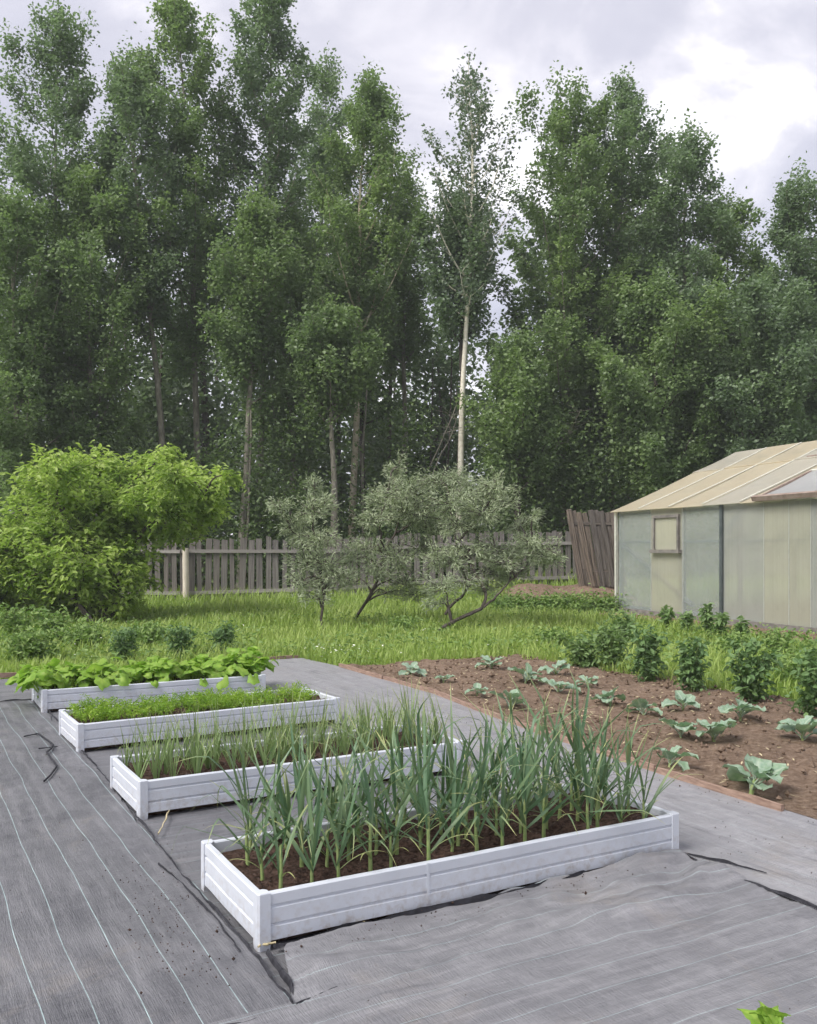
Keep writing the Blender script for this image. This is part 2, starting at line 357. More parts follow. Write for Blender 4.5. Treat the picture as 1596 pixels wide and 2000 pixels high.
def poly_mat(name, c1, c2, transp, axis):
    """twin-wall polycarbonate: fine ribs, milky, a little see-through"""
    m, nt, N, L, b, out = nodes(name)
    co = objco(N); n = noise(N, L, 1.1, 5, .6, co); 
    mp = N.new('ShaderNodeMapping'); mp.inputs['Scale'].default_value = (40, 40, .3) if axis == 'z' else (40, .3, .3); L.new(co, mp.inputs[0])
    r = noise(N, L, 1.0, 2, .5, mp.outputs[0])
    c = mixc(N, L, maprange(N, L, n.outputs['Fac'], .35, .68), c1, c2)
    c = mixc(N, L, maprange(N, L, r.outputs['Fac'], .4, .65, 0, .09), c, (.35, .36, .32))
    gr = noise(N, L, .9, 6, .7, co, .5); c = mixc(N, L, maprange(N, L, gr.outputs['Fac'], .48, .75, 0, .4), c, (.40, .42, .38))
    L.new(c, b.inputs['Base Color']); b.inputs['Roughness'].default_value = .22; b.inputs['Specular IOR Level'].default_value = .6
    bump(N, L, b, r.outputs['Fac'], .12, .003)
    t = N.new('ShaderNodeBsdfTranslucent'); L.new(c, t.inputs['Color'])
    ms = N.new('ShaderNodeMixShader'); ms.inputs[0].default_value = .5; L.new(b.outputs[0], ms.inputs[1]); L.new(t.outputs[0], ms.inputs[2])
    tr = N.new('ShaderNodeBsdfTransparent'); m2 = N.new('ShaderNodeMixShader'); m2.inputs[0].default_value = transp
    L.new(ms.outputs[0], m2.inputs[1]); L.new(tr.outputs[0], m2.inputs[2]); L.new(m2.outputs[0], out.inputs[0])
    return m
M['poly_grey'] = poly_mat('grey_polycarbonate', (.72, .79, .75), (.80, .85, .81), .70, 'z')
M['poly_cream'] = poly_mat('cream_polycarbonate', (.76, .755, .62), (.82, .81, .69), .55, 'z')
M['poly_mid'] = poly_mat('faded_polycarbonate', (.76, .78, .71), (.82, .83, .77), .62, 'z')
M['poly_roof'] = poly_mat('tan_roof_polycarbonate', (.80, .72, .56), (.85, .79, .64), .22, 'x')
M['poly_roof_pale'] = poly_mat('pale_roof_polycarbonate', (.76, .72, .62), (.82, .79, .71), .25, 'x')
M['poly_clear'] = poly_mat('clear_roof_polycarbonate', (.66, .67, .68), (.74, .75, .76), .25, 'x')

ORD = ['first', 'second', 'third', 'fourth', 'fifth', 'sixth', 'seventh', 'eighth', 'ninth', 'tenth', 'eleventh', 'twelfth', 'thirteenth',
       'fourteenth', 'fifteenth', 'sixteenth', 'seventeenth', 'eighteenth', 'nineteenth', 'twentieth', 'twenty-first', 'twenty-second', 'twenty-third', 'twenty-fourth']

# ------------------------------------------------------------------ ground
def build_ground():
    def axis(lo, hi, mid0, mid1, fine, n):
        a = np.arange(mid0, mid1 + 1e-6, fine)
        l = mid0 - np.geomspace(fine, mid0 - lo, n)[::-1]; r = mid1 + np.geomspace(fine, hi - mid1, n)
        return np.concatenate([l, a, r])
    xs = axis(-600, 600, -14, 14, .5, 14); ys = axis(-200, 1200, 0, 45, .5, 16)
    X, Y = np.meshgrid(xs, ys); Z = terrain(X, Y) - .02 + .03 * vnoise(X * .8, Y * .8, 3) * sstep(12.5, 15, Y)
    nx, ny = len(xs), len(ys); i = np.arange(ny - 1)[:, None] * nx; j = np.arange(nx - 1)[None]
    F = np.stack([i + j, i + j + 1, i + j + nx + 1, i + j + nx], -1).reshape(-1, 4)
    tag(obj('ground', np.stack([X, Y, Z], -1).reshape(-1, 3), F, M['ground'], smooth=True), kind='structure')
build_ground()

def sheet(name, u0, u1, v0, v1, zf, mat, du=.05, dv=.05, edge=None):
    us = np.linspace(u0, u1, max(2, int((u1 - u0) / du))); vs_ = np.linspace(v0, v1, max(2, int((v1 - v0) / dv)))
    A, B = np.meshgrid(us, vs_)
    if edge: A, B = edge(A, B)
    Z = zf(A, B); nx, ny = len(us), len(vs_); i = np.arange(ny - 1)[:, None] * nx; j = np.arange(nx - 1)[None]
    F = np.stack([i + j, i + j + 1, i + j + nx + 1, i + j + nx], -1).reshape(-1, 4)
    o = obj(name, np.stack([A, B, Z], -1).reshape(-1, 3), F, mat, smooth=True, loc=(O0[0], O0[1], 0), rz=ANG)
    return o

# weed-control fabric, four sheets
def left_edge(A, B):
    t = (A - A.min()) / (A.max() - A.min())
    A = A + t ** 6 * (.03 * vnoise(B * 3, B * 0 + 2, 5) + .012 * B - .01)
    return A, B
BASEZ = lambda A, B: .004 + .004 * vnoise(A * 3, B * 3, 11) + 0 * A
fb = sheet('weed_fabric', -.25, 2.3, -.6, 8.0, BASEZ, fabric_mat('fabric_between_beds', 'u', .14, .05, .15, .35))
tag(fb, 'grey weed fabric lying in the gaps between the white beds', 'ground fabric', 'weed fabric sheets')
far = sheet('weed_fabric', -6, 0.1, 6.28, 7.95, lambda A, B: .012 + .006 * vnoise(A * 2, B * 2, 17), fabric_mat('fabric_far', 'u', .14, .03, .25, .3))
tag(far, 'short far sheet of weed fabric left of the leafy bed, against a brown board', 'ground fabric', 'weed fabric sheets')
left = sheet('weed_fabric', -5.0, -.03, -.46, 6.3, lambda A, B: .014 + .009 * vnoise(A * 2.2, B * 1.1, 23) + .006 * np.clip(np.abs(vnoise(A * 4 + B, B * 2.2 - A, 25, 3)), 0, .5) + .012 * np.clip(vnoise(A * 6, B * 1.2, 29), 0, 1) * sstep(-.5, -.03, A),
             fabric_mat('fabric_left', 'v', .143, .03, .05, .72), edge=left_edge)
tag(left, 'wide grey weed fabric strip with pale green threads along the left', 'ground fabric', 'weed fabric sheets')
def front_z(A, B):
    near = sstep(-.95, -.10, B) * sstep(-.05, .15, A) * (.55 + .45 * sstep(.6, 1.7, A))
    w = vnoise(A * 2.2 + B * .8, B * 6.5 - A * 1.5, 31, 4) + .6 * np.abs(vnoise(A * 3.3, B * 9 + A * 2, 37, 3))
    z = .018 + .008 * vnoise(A * 2, B * 2.4, 41) + .010 * np.abs(vnoise(A * 1.6, B * 5, 45, 3)) + near * (.012 + .058 * w) + near * .016 * np.abs(vnoise(A * 7 + B * 3, B * 16 - A * 3, 39, 2))
    return np.maximum(z, .012)
front = sheet('weed_fabric', -2.2, 2.06, -3.2, -.03, front_z, fabric_mat('fabric_front', 'u', .137, .02, .5, .36, (.31, .307, .32)), du=.025, dv=.02,
              edge=lambda A, B: (A, B - .39 * sstep(.1, -.06, A) * sstep(-1.2, -.03, B) + .02 * vnoise(A * 3, A * 0, 7) * sstep(-.3, -.03, B)))
tag(front, 'crumpled grey weed fabric sheet in front of the nearest white bed', 'ground fabric', 'weed fabric sheets')
EDGE = [(-2.8, 3.02), (.2, 3.07), (1.2, 3.12), (2.54, 3.2), (4.54, 3.5), (7.0, 3.58), (8.1, 3.5)]     # (v, u) of the soil patch's board
ev = np.array([e[0] for e in EDGE]); eu = np.array([e[1] for e in EDGE])
def right_edge(A, B):
    t = (A - 2.05) / (3.1 - 2.05); r = np.interp(B, ev, eu) + .03
    return 2.05 + .02 * vnoise(B * 2.5, B * 0, 9) * (1 - t) + t * (r - 2.05), B
right = sheet('weed_fabric', 2.05, 3.1, -3.2, 8.05, lambda A, B: .026 + .006 * vnoise(A * 2, B * 1.2, 43) + .008 * np.clip(vnoise(A * 9, B * 1.5, 47), 0, 1), fabric_mat('fabric_right', 'v', .15, .06, .85, .25, (.39, .385, .40)), edge=right_edge)
tag(right, 'pale weed fabric strip between the white beds and the cabbage soil', 'ground fabric', 'weed fabric sheets')

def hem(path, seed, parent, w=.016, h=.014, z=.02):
    """crinkled, turned-up selvedge along a seam (u, v points); its black also paints the gap shadow"""
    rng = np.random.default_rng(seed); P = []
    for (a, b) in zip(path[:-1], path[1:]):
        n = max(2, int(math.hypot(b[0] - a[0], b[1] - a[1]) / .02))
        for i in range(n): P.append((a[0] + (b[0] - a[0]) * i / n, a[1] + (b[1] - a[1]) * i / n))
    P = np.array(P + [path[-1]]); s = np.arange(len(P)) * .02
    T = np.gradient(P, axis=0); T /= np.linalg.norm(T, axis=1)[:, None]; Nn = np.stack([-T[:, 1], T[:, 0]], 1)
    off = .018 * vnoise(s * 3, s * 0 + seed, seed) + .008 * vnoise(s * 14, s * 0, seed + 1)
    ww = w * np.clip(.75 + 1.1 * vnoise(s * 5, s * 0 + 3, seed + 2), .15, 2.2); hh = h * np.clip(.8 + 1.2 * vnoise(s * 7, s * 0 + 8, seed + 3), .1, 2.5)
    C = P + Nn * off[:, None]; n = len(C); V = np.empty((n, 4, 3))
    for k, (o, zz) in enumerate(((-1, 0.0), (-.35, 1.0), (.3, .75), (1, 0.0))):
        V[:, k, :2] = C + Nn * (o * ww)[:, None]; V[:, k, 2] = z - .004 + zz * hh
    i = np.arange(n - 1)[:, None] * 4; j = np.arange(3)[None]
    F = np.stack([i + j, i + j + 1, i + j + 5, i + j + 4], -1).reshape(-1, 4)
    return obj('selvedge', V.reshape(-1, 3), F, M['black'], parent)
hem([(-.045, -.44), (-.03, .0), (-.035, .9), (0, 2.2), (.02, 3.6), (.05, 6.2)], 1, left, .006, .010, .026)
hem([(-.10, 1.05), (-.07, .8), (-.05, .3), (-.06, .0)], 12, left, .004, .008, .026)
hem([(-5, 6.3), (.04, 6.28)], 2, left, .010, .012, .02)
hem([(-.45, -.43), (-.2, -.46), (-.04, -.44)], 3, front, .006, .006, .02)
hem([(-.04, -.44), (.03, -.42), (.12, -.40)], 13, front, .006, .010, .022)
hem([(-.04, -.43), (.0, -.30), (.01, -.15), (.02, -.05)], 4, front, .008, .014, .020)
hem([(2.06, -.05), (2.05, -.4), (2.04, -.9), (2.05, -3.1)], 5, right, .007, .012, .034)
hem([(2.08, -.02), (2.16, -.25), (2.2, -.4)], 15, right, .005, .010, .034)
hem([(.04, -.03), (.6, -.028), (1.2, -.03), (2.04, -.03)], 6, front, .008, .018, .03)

# seeds of litter on the fabric
def cord(name, pts, r, mat, label, cat, seed):
    P = np.array([np.append(G(x, y)[:2], .03) for x, y in pts]); t = np.linspace(0, len(P) - 1, 40)
    P = np.stack([np.interp(t, np.arange(len(P)), P[:, k]) for k in range(3)], 1)
    P[:, :2] += .01 * np.stack([vnoise(t * 2, t * 0, seed), vnoise(t * 2, t * 0 + 5, seed)], 1)
    mb = MB(); mb.tube(P, r * (1 + .5 * vnoise(t * 2, t * 0, seed + 4)), 6)
    tag(mb.build(name, mat, smooth=True), label, cat)
cord('black_rag_strip', [(48, 1446), (75, 1440), (105, 1462), (92, 1478), (112, 1505), (88, 1535)], .0065, M['black'], 'thin black torn strip lying bent on the left fabric', 'rag strip', 3)
cord('black_twine', [(75, 1470), (112, 1466)], .004, M['black'], 'short black scrap beside the bent torn strip', 'scrap', 5)
cord('dry_stalk', [(506, 1864), (520, 1860), (536, 1858)], .004, M['straw'], 'short pale dry stalk by the foot of the nearest bed', 'stalk', 7)
cord('dry_stalk', [(690, 1820), (715, 1816)], .004, M['straw'], 'pale dry stalk under the front panel of the nearest bed', 'stalk', 9)
cord('dry_stalk', [(310, 1640), (322, 1612), (334, 1588)], .004, M['straw'], 'pale straw lying beside the onion bed corner', 'stalk', 11)

def crumbs():
    r = np.random.default_rng(19); mb = MB(); ico = np.array([[1, 0, 0], [-1, 0, 0], [0, 1, 0], [0, -1, 0], [0, 0, 1], [0, 0, -1]], float)
    f = np.array([[0, 2, 4], [2, 1, 4], [1, 3, 4], [3, 0, 4], [2, 0, 5], [1, 2, 5], [3, 1, 5], [0, 3, 5]])
    for (u0, v0, su, sv, n) in ((-.2, .6, .08, .25, 160), (-.28, .1, .08, .2, 110), (-.6, 3.9, .5, .5, 60), (1.0, -.12, .7, .06, 160), (1.0, 1.2, .9, .3, 160), (2.5, .5, .3, 1.2, 160), (3.0, 2.5, .06, 2.2, 260), (-1.2, 2, 1.2, 2, 40), (1, -1.2, 1.2, .6, 40)):
        for i in range(n):
            u, v = r.normal(u0, su), r.normal(v0, sv)
            if 0 < u < 2.1 and any(k * 1.84 - .01 < v < k * 1.84 + .71 for k in range(4)): continue
            p = UV(u, v); sz = r.uniform(.001, .0038) * (1 + (r.random() < .05)); mb.add(ico * sz * r.uniform(.6, 1.3, (6, 3)) + np.array([p[0], p[1], .030 + .01 * (v < 0) * (u > 0)]), f)
    tag(mb.build('soil_crumbs', M['soil']), 'tiny dark soil crumbs spilt on the grey fabric', 'crumbs', kind='stuff')
crumbs()

# ------------------------------------------------------------------ raised beds
BH, BL, BW = .208, 2.08, .70
def panel_mesh(length, name):
    """extruded plank profile with two grooves; local x along, y inwards, z up"""
    z0 = .035
    prof = [(0, z0), (0, .083), (.007, .087), (.007, .094), (0, .098), (0, .150), (.007, .154), (.007, .161), (0, .165), (0, BH - .006), (.005, BH - .001), (.024, BH - .001), (.028, BH - .006), (.028, z0)]
    n = len(prof); xs = np.linspace(.032, length - .032, 14); V = []
    for k, x in enumerate(xs):
        s = .0012 * sin(pi * k / 13 * 2 + length)
        V += [(x, y + s, z + .001 * sin(k * .9)) for y, z in prof]
    F = [[i * n + j, (i + 1) * n + j, (i + 1) * n + (j + 1) % n, i * n + (j + 1) % n] for i in range(13) for j in range(n)]
    return mesh_data(name, np.array(V), np.array(F), M['white'])
LONG = panel_mesh(BL, 'panel_long'); SHORT = panel_mesh(BW, 'panel_short')
def post_mesh():
    mb = MB(); a = .045; r = .008
    pts = [(r, 0), (a, 0), (a, a), (0, a), (0, r)]      # chamfered outer corner
    pts = [(-.004, .004), (.004, -.004), (a, -.004), (a, .032), (.032, a), (-.004, a)]
    n = len(pts); zs = [0.0, .02, BH, BH + .003]; V = []
    for k, z in enumerate(zs):
        for (x, y) in pts:
            q = .92 if k in (0, 3) else 1
            V.append(((x - .02) * q + .02, (y - .02) * q + .02, z))
    F = [[i * n + j, i * n + (j + 1) % n, (i + 1) * n + (j + 1) % n, (i + 1) * n + j] for i in range(3) for j in range(n)]
    mb.add(np.array(V), F); t = 3 * n
    mb.add(np.array(V[t:]), [[0, 1, 2, 3], [0, 3, 4, 5]])
    return mb.data('post', M['white'])
POST = post_mesh()
jm = MB(); jm.box((-.006, -.003, .045), (.006, .002, BH - .002)); JOINT = jm.data('joint_strip', M['white'])
def soil_mesh(seed):
    us = np.linspace(.03, BL - .03, 180); vs_ = np.linspace(.03, BW - .03, 64); A, B = np.meshgrid(us, vs_)
    Z = .165 + .016 * vnoise(A * 6, B * 6, seed) + .022 * vnoise(A * 20, B * 20, seed + 5, 3)
    nx, ny = 180, 64; i = np.arange(ny - 1)[:, None] * nx; j = np.arange(nx - 1)[None]
    F = np.stack([i + j, i + j + 1, i + j + nx + 1, i + j + nx], -1).reshape(-1, 4)
    V = np.stack([A, B, Z], -1).reshape(-1, 3); mb = MB(); mb.add(V, F)
    mb.box((.034, .034, .012), (BL - .034, BW - .034, .13))
    return mb.data('soil', M['soil'])
BEDS = []
def make_bed(k, v, u, drot, label, rz_lift=0.0):
    p = UV(u, v); e = empty('raised_bed', (p[0], p[1], .0), ANG + drot)
    e.rotation_euler[1] = -rz_lift
    tag(e, label, 'raised bed', 'white plastic raised beds')
    place('panel', LONG, e); place('panel', LONG, e, (BL, BW, 0), pi)
    place('panel', SHORT, e, (BL, 0, 0), pi / 2); place('panel', SHORT, e, (0, BW, 0), -pi / 2)
    for (x, y, r) in ((0, 0, 0), (BL, 0, pi / 2), (BL, BW, pi), (0, BW, -pi / 2)): place('post', POST, e, (x, y, 0), r)
    place('joint_strip', JOINT, e, (BL * .34, 0, 0))
    place('soil', soil_mesh(60 + k), e)
    BEDS.append(e); return e
make_bed(0, 0.0, 0.0, 0.0, 'nearest white plastic bed planted with tall blue-green garlic')
make_bed(1, 1.84, 0.0, radians(.8), 'second white plastic bed with thin onions, behind the garlic bed')
make_bed(2, 3.68, -.01, radians(1.6), 'third white plastic bed, full of feathery carrot tops', .008)
make_bed(3, 5.50, -.01, radians(-.4), 'farthest white plastic bed, overflowing with broad leaves')
def bed_pt(k, u, v, z=.165):
    e = BEDS[k]; a = e.rotation_euler[2]
    return np.array([e.location[0] + u * cos(a) - v * sin(a), e.location[1] + u * sin(a) + v * cos(a), z + u * e.rotation_euler[1] * -1])

# ------------------------------------------------------------------ garlic
rng = np.random.default_rng(4); rd = random.Random(9)
def strap(L, w, a0, a1, kink, seed, mat, name, yellow=.35, twist=0.3):
    """strap leaf rising from the origin, bending outwards along +x, V section"""
    n = 10; s = np.linspace(0, 1, n); ang = a0 + (a1 - a0) * s ** 1.6
    if kink: ang = ang + kink * sstep(.55, .72, s)
    dx = np.sin(ang) * L / (n - 1); dz = np.cos(ang) * L / (n - 1)
    x = np.concatenate([[0], np.cumsum(dx[:-1])]); z = np.concatenate([[0], np.cumsum(dz[:-1])])
    wid = w * np.minimum(1, .55 + s * 2) * np.clip(1 - s ** 2.2, .03, 1); y = .02 * L * np.sin(s * 3 + seed)
    nx, nz = -np.cos(ang), np.sin(ang); tw = twist * np.sin(seed * 1.7) * s
    V = []
    for i in range(n):
        for q in (-1, 0, 1):
            f = .35 * wid[i] * abs(q)
            V.append((x[i] + nx[i] * f + q * wid[i] * math.sin(tw[i]) * .6, y[i] + q * wid[i] * cos(tw[i]), z[i] + nz[i] * f))
    F = [[i * 3 + j, i * 3 + j + 1, i * 3 + j + 4, i * 3 + j + 3] for i in range(n - 1) for j in (0, 1)]
    t = np.repeat(np.clip((s - (1 - yellow)) / yellow, 0, 1) ** 1.5 * .9 + .06 * sin(seed * 3) + .08, 3)
    return mesh_data(name, np.array(V), np.array(F), mat, True, np.clip(t, 0, 1))
G_UP = [strap(rd.uniform(.34, .54), rd.uniform(.0062, .0098), radians(rd.uniform(8, 20)), radians(rd.uniform(14, 48)), rd.choice([0, 0, 0, .9]), i, M['garlic'], 'garlic_leaf', rd.uniform(.15, .4)) for i in range(14)]
G_OUT = [strap(rd.uniform(.28, .44), rd.uniform(.0065, .0105), radians(rd.uniform(25, 45)), radians(rd.uniform(38, 85)), rd.choice([0, .6, 1.0, 1.5]), i + 20, M['garlic'], 'garlic_leaf', rd.uniform(.2, .75)) for i in range(12)]
G_DRY = [strap(rd.uniform(.16, .26), .006, radians(50), radians(rd.uniform(95, 130)), 0, i + 40, M['garlic'], 'garlic_leaf', 1.6) for i in range(4)]
def stem_mesh(h, r, i):
    mb = MB(); mb.tube([(0, 0, -.02), (.001, 0, .02), (.003 * (i - 1), .002, h * .5), (.004 * (i - 1), 0, h)], [r * 1.15, r * 1.1, r * .9, r * .7], 8); return mb.data('stem', M['garlic_stem'], True)
G_STEM = [stem_mesh(.16, .0075, 0), stem_mesh(.20, .008, 1), stem_mesh(.13, .007, 2)]
def garlic(loc, sc, label, group, dry):
    e = empty('garlic_plant', loc, rd.uniform(0, 2 * pi)); e.scale = (sc,) * 3
    tag(e, label, 'garlic', group)
    i = rd.randrange(3); h = (.16, .20, .13)[i]; place('stem', G_STEM[i], e)
    n = rd.randint(7, 10); az = rd.uniform(0, pi)
    for k in range(n):
        a = az + (k % 2) * pi + rd.gauss(0, .6); z = h * (.3 + .68 * k / (n - 1)); m = rd.choice(G_OUT) if k < n * .5 else rd.choice(G_UP)
        place('leaf', m, e, (cos(a) * .004, sin(a) * .004, z), rot=(rd.gauss(0, .2), rd.gauss(.08, .22), a))
    if dry:
        a = rd.uniform(0, 2 * pi); place('leaf', rd.choice(G_DRY), e, (0, 0, h * .3), a)
ROWN = ['front', 'second', 'third', 'back']
for r, (v, n) in enumerate(((.10, 15), (.26, 16), (.43, 16), (.60, 15))):
    for i in range(n):
        u = .12 + (BL - .26) * (i + .1 * r) / (n - 1) + rd.uniform(-.035, .035); vv = v + rd.uniform(-.05, .05)
        garlic(bed_pt(0, min(u, BL - .08), vv, .160), rd.uniform(.88, 1.12), 'garlic plant in the %s row of the nearest bed, %s from its left end' % (ROWN[r], ORD[i]), 'garlic in the nearest bed', rd.random() < .75)

# onions in the second bed
O_UP = [strap(rd.uniform(.22, .42), rd.uniform(.0035, .006), radians(rd.uniform(2, 22)), radians(rd.uniform(10, 60)), rd.choice([0, 0, 0, 1.4]), i, M['onion'], 'onion_leaf', rd.uniform(.2, .6)) for i in range(16)]
for r in range(3):
    for i in range(24):
        u = .07 + (BL - .16) * i / 23 + rd.uniform(-.04, .04); v = .13 + .2 * r + rd.uniform(-.06, .06)
        e = empty('onion_plant', bed_pt(1, u, v, .16), rd.uniform(0, 6)); e.scale = (rd.uniform(.75, 1.15),) * 3
        tag(e, 'thin onion plant in the %s row of the second bed, %s from its left end' % (['front', 'middle', 'back'][r], ORD[i]), 'onion', 'onions in the second bed')
        for k in range(rd.randint(10, 14)):
            a = rd.uniform(0, 6.28); place('leaf', rd.choice(O_UP), e, (cos(a) * .008, sin(a) * .008, 0), rot=(0, rd.gauss(.05, .08), a))

# carrots: feathery mass
def carrots():
    r = np.random.default_rng(21); mb = MB(); C = []; T = []
    for i in range(420):
        u = r.uniform(.06, BL - .06); v = r.uniform(.07, BW - .07)
        if u > BL - .45 and r.random() < .6: continue
        if r.random() < .15 * (1 + vnoise(u * 4, v * 4, 3)): continue
        hgt = r.uniform(.07, .17) * (1.0 + .35 * float(vnoise(u * 3, v * 3, 77))); base = bed_pt(2, u, v, .165); tt = r.uniform()
        for f in range(3):
            a = r.uniform(0, 2 * pi); sp = r.uniform(.03, .10); s = np.linspace(0, 1, 5)
            P = base + np.stack([np.cos(a) * sp * s ** 1.5, np.sin(a) * sp * s ** 1.5, hgt * (s - .25 * s ** 3)], 1)
            mb.tube(P, .0016, 3, tt)
            for q in range(11):
                w = r.uniform(.35, 1.05); p = base + np.array([cos(a) * sp * w ** 1.5, sin(a) * sp * w ** 1.5, hgt * (w - .25 * w ** 3)])
                C.append(p + r.normal(0, .012, 3)); T.append(np.clip(tt + r.normal(0, .2), 0, 1))
    V, F, t = leaf_cloud(np.array(C), .026, r, FINE, .3, 0, np.array(T)); mb.add(V, F, t)
    tag(mb.build('carrot_tops', M['carrot'], tint=True), 'dense feathery yellow-green carrot tops filling the third bed', 'carrots', kind='stuff')
carrots()

# broad-leaved plants in the farthest bed
def blade(seed, R, lobes, mat, name, petiole, wavy=.12, cup=.18):
    """round leaf: petiole from origin, then a rayed blade tilted outwards along +x"""
    r = np.random.default_rng(seed); mb = MB(); n = 16
    ctr = np.array([petiole * .45, 0, petiole]); mb.tube([(0, 0, 0), (petiole * .15, 0, petiole * .55), ctr], [.0045, .004, .003], 5, .85)
    th = np.arange(n) * 2 * pi / n; rr = R * (1 + wavy * np.cos(th * lobes + .3) + .06 * r.normal(size=n)); rr[n // 2] *= .55
    V = [ctr]
    for f, c in ((.55, -.02), (1.0, 1)):
        zz = cup * R * (f ** 2) * np.cos(th * 2 + seed) * .6 - .25 * R * f ** 2 + .05 * R * r.normal(size=n) * f
        V += [ctr + np.array([rr[i] * f * cos(th[i]) + R * .35, rr[i] * f * sin(th[i]) * .95, zz[i] - .18 * rr[i] * f * cos(th[i])]) for i in range(n)]
    F = [[0, 1 + i, 1 + (i + 1) % n, 1 + (i + 1) % n] for i in range(n)] + [[1 + i, 1 + n + i, 1 + n + (i + 1) % n, 1 + (i + 1) % n] for i in range(n)]
    mb.add(np.array(V), F, np.array([.9] + [r.uniform(.15, .7)] * n + [.3] * n))
    return mb.data(name, mat, True, True)
SQ = [blade(i, rd.uniform(.042, .07), 5, M['squash'], 'squash_leaf', rd.uniform(.07, .19), .12, .32) for i in range(8)]
for r in range(2):
    for i in range(11):
        u = .08 + (BL - .16) * i / 10 + rd.uniform(-.04, .04); v = .24 + .28 * r + rd.uniform(-.05, .05)
        e = empty('squash_plant', bed_pt(3, u, v, .16), rd.uniform(0, 6)); sc = rd.uniform(.85, 1.15) * (1.18 if i in (0, 1, 2, 9, 10) else .95); e.scale = (sc,) * 3
        tag(e, 'broad-leaved plant in the %s row of the farthest bed, %s from its left end' % (['front', 'back'][r], ORD[i]), 'vegetable plant', 'leafy plants in the farthest bed')
        for k in range(22):
            a = rd.uniform(0, 6.28); q = rd.uniform(0, .11); place('leaf', rd.choice(SQ), e, (cos(a) * q, sin(a) * q, rd.uniform(-.01, .06)), rot=(rd.gauss(0, .45), rd.gauss(.12, .4), a))
        for k in range(1):
            a = rd.uniform(0, 6.28); place('leaf', rd.choice(SQ), e, (cos(a) * .12, sin(a) * .16, -.02), rot=(0, 0.7, a))

# ------------------------------------------------------------------ cabbage patch
def patch_edge(A, B):
    t = (A - 3.1) / 2.9; r = np.interp(B, ev, eu)
    return r + .02 + t * (6.25 + .2 * vnoise(B * 1.2, B * 0, 3) - r), B
sheet('soil', 3.1, 6.0, -2.8, 6.9, lambda A, B: .035 + .03 * vnoise(A * 2.4, B * 2.4, 3) + .035 * vnoise(A * 8, B * 8, 5) * sstep(3.05, 3.3, A), M['patch'], .035, .035, edge=patch_edge)['kind'] = 'structure'
def clods():
    r = np.random.default_rng(12); mb = MB(); ico = np.array([[1, 0, 0], [-1, 0, 0], [0, 1, 0], [0, -1, 0], [0, 0, 1], [0, 0, -1]], float)
    f = np.array([[0, 2, 4], [2, 1, 4], [1, 3, 4], [3, 0, 4], [2, 0, 5], [1, 2, 5], [3, 1, 5], [0, 3, 5]])
    for i in range(1600):
        v = r.uniform(-2.5, 6.7); u = r.uniform(np.interp(v, ev, eu) + .05, 6.2); p = UV(u, v); s = r.uniform(.006, .022) * (1 + (r.random() < .06) * 1.2)
        mb.add(ico * s * r.uniform(.6, 1.3, (6, 3)) + np.array([p[0], p[1], .045 + r.uniform(-.01, .02)]), f)
    tag(mb.build('soil_clods', M['patch']), 'loose brown clods scattered over the cabbage soil', 'clods', kind='stuff')
clods()
def straw():
    r = np.random.default_rng(15); C = []
    for i in range(900):
        v = r.uniform(-2.5, 6.7); u = r.uniform(np.interp(v, ev, eu) + .05, 6.2); p = UV(u, v); C.append((p[0], p[1], .062 + r.uniform(-.015, .015)))
    V, F, t = leaf_cloud(np.array(C), .055, r, (NARROW[0] * np.array([1, 1.1, .4]), NARROW[1]), 3.0, 0)
    tag(obj('straw_litter', V, F, M['straw']), 'thin dry straw bits littering the cabbage soil', 'litter', kind='stuff')
straw()
def board_run(pts, name, label, seed, w=.028, h=.045, z=.0):
    """thin edging boards laid end to end, each a part"""
    e = empty(name, (*UV(pts[0][0], pts[0][1]), 0)); tag(e, label, 'garden edging')
    r = random.Random(seed)
    for (a, b) in zip(pts[:-1], pts[1:]):
        L = math.hypot(b[0] - a[0], b[1] - a[1]); n = max(1, round(L / 1.3))
        for k in range(n):
            q = [(a[0] + (b[0] - a[0]) * t + r.uniform(-.012, .012), a[1] + (b[1] - a[1]) * t) for t in ((k + .004) / n, (k + .996) / n)]
            A = np.append(UV(*q[0]), z + .018 + h / 2 + r.uniform(0, .010)); B = np.append(UV(*q[1]), z + .018 + h / 2 + r.uniform(0, .010))
            mb = MB(); ln = np.linalg.norm(B - A); m = 5
            hw, hh = w / 2, h / 2
            for j in range(m):
                s0, s1 = j / m, (j + 1) / m
                mb.hexa([(ln * s0, -hw, -hh), (ln * s1, -hw, -hh), (ln * s1, hw, -hh), (ln * s0, hw, -hh), (ln * s0, -hw, hh + .004 * sin(j * 2)), (ln * s1, -hw, hh + .004 * sin(j * 2 + 2)), (ln * s1, hw, hh + .004 * sin(j * 2 + 2)), (ln * s0, hw, hh + .004 * sin(j * 2))])
            o = mb.build('board', M['edging'])
            d = B - A; o.rotation_euler = (0, -math.asin(d[2] / ln), math.atan2(d[1], d[0])); o.parent = e
            o.location = A - np.array(e.location)
board_run([(u, v) for v, u in EDGE if v > -.1 and v < 8.05][:1] + [(u, v) for v, u in EDGE if v > .3 and v < 7.5], 'edging_boards', 'thin reddish-brown edging boards between grey fabric and cabbage soil', 4, .022, .042)
board_run([(-4, 8.0), (.8, 7.98)], 'edging_boards', 'brown edging board at the far left end of the fabric', 5, .03, .05)
board_run([(2.6, 8.12), (3.5, 8.08)], 'edging_boards', 'short pale edging board behind the farthest bed', 6, .03, .04)

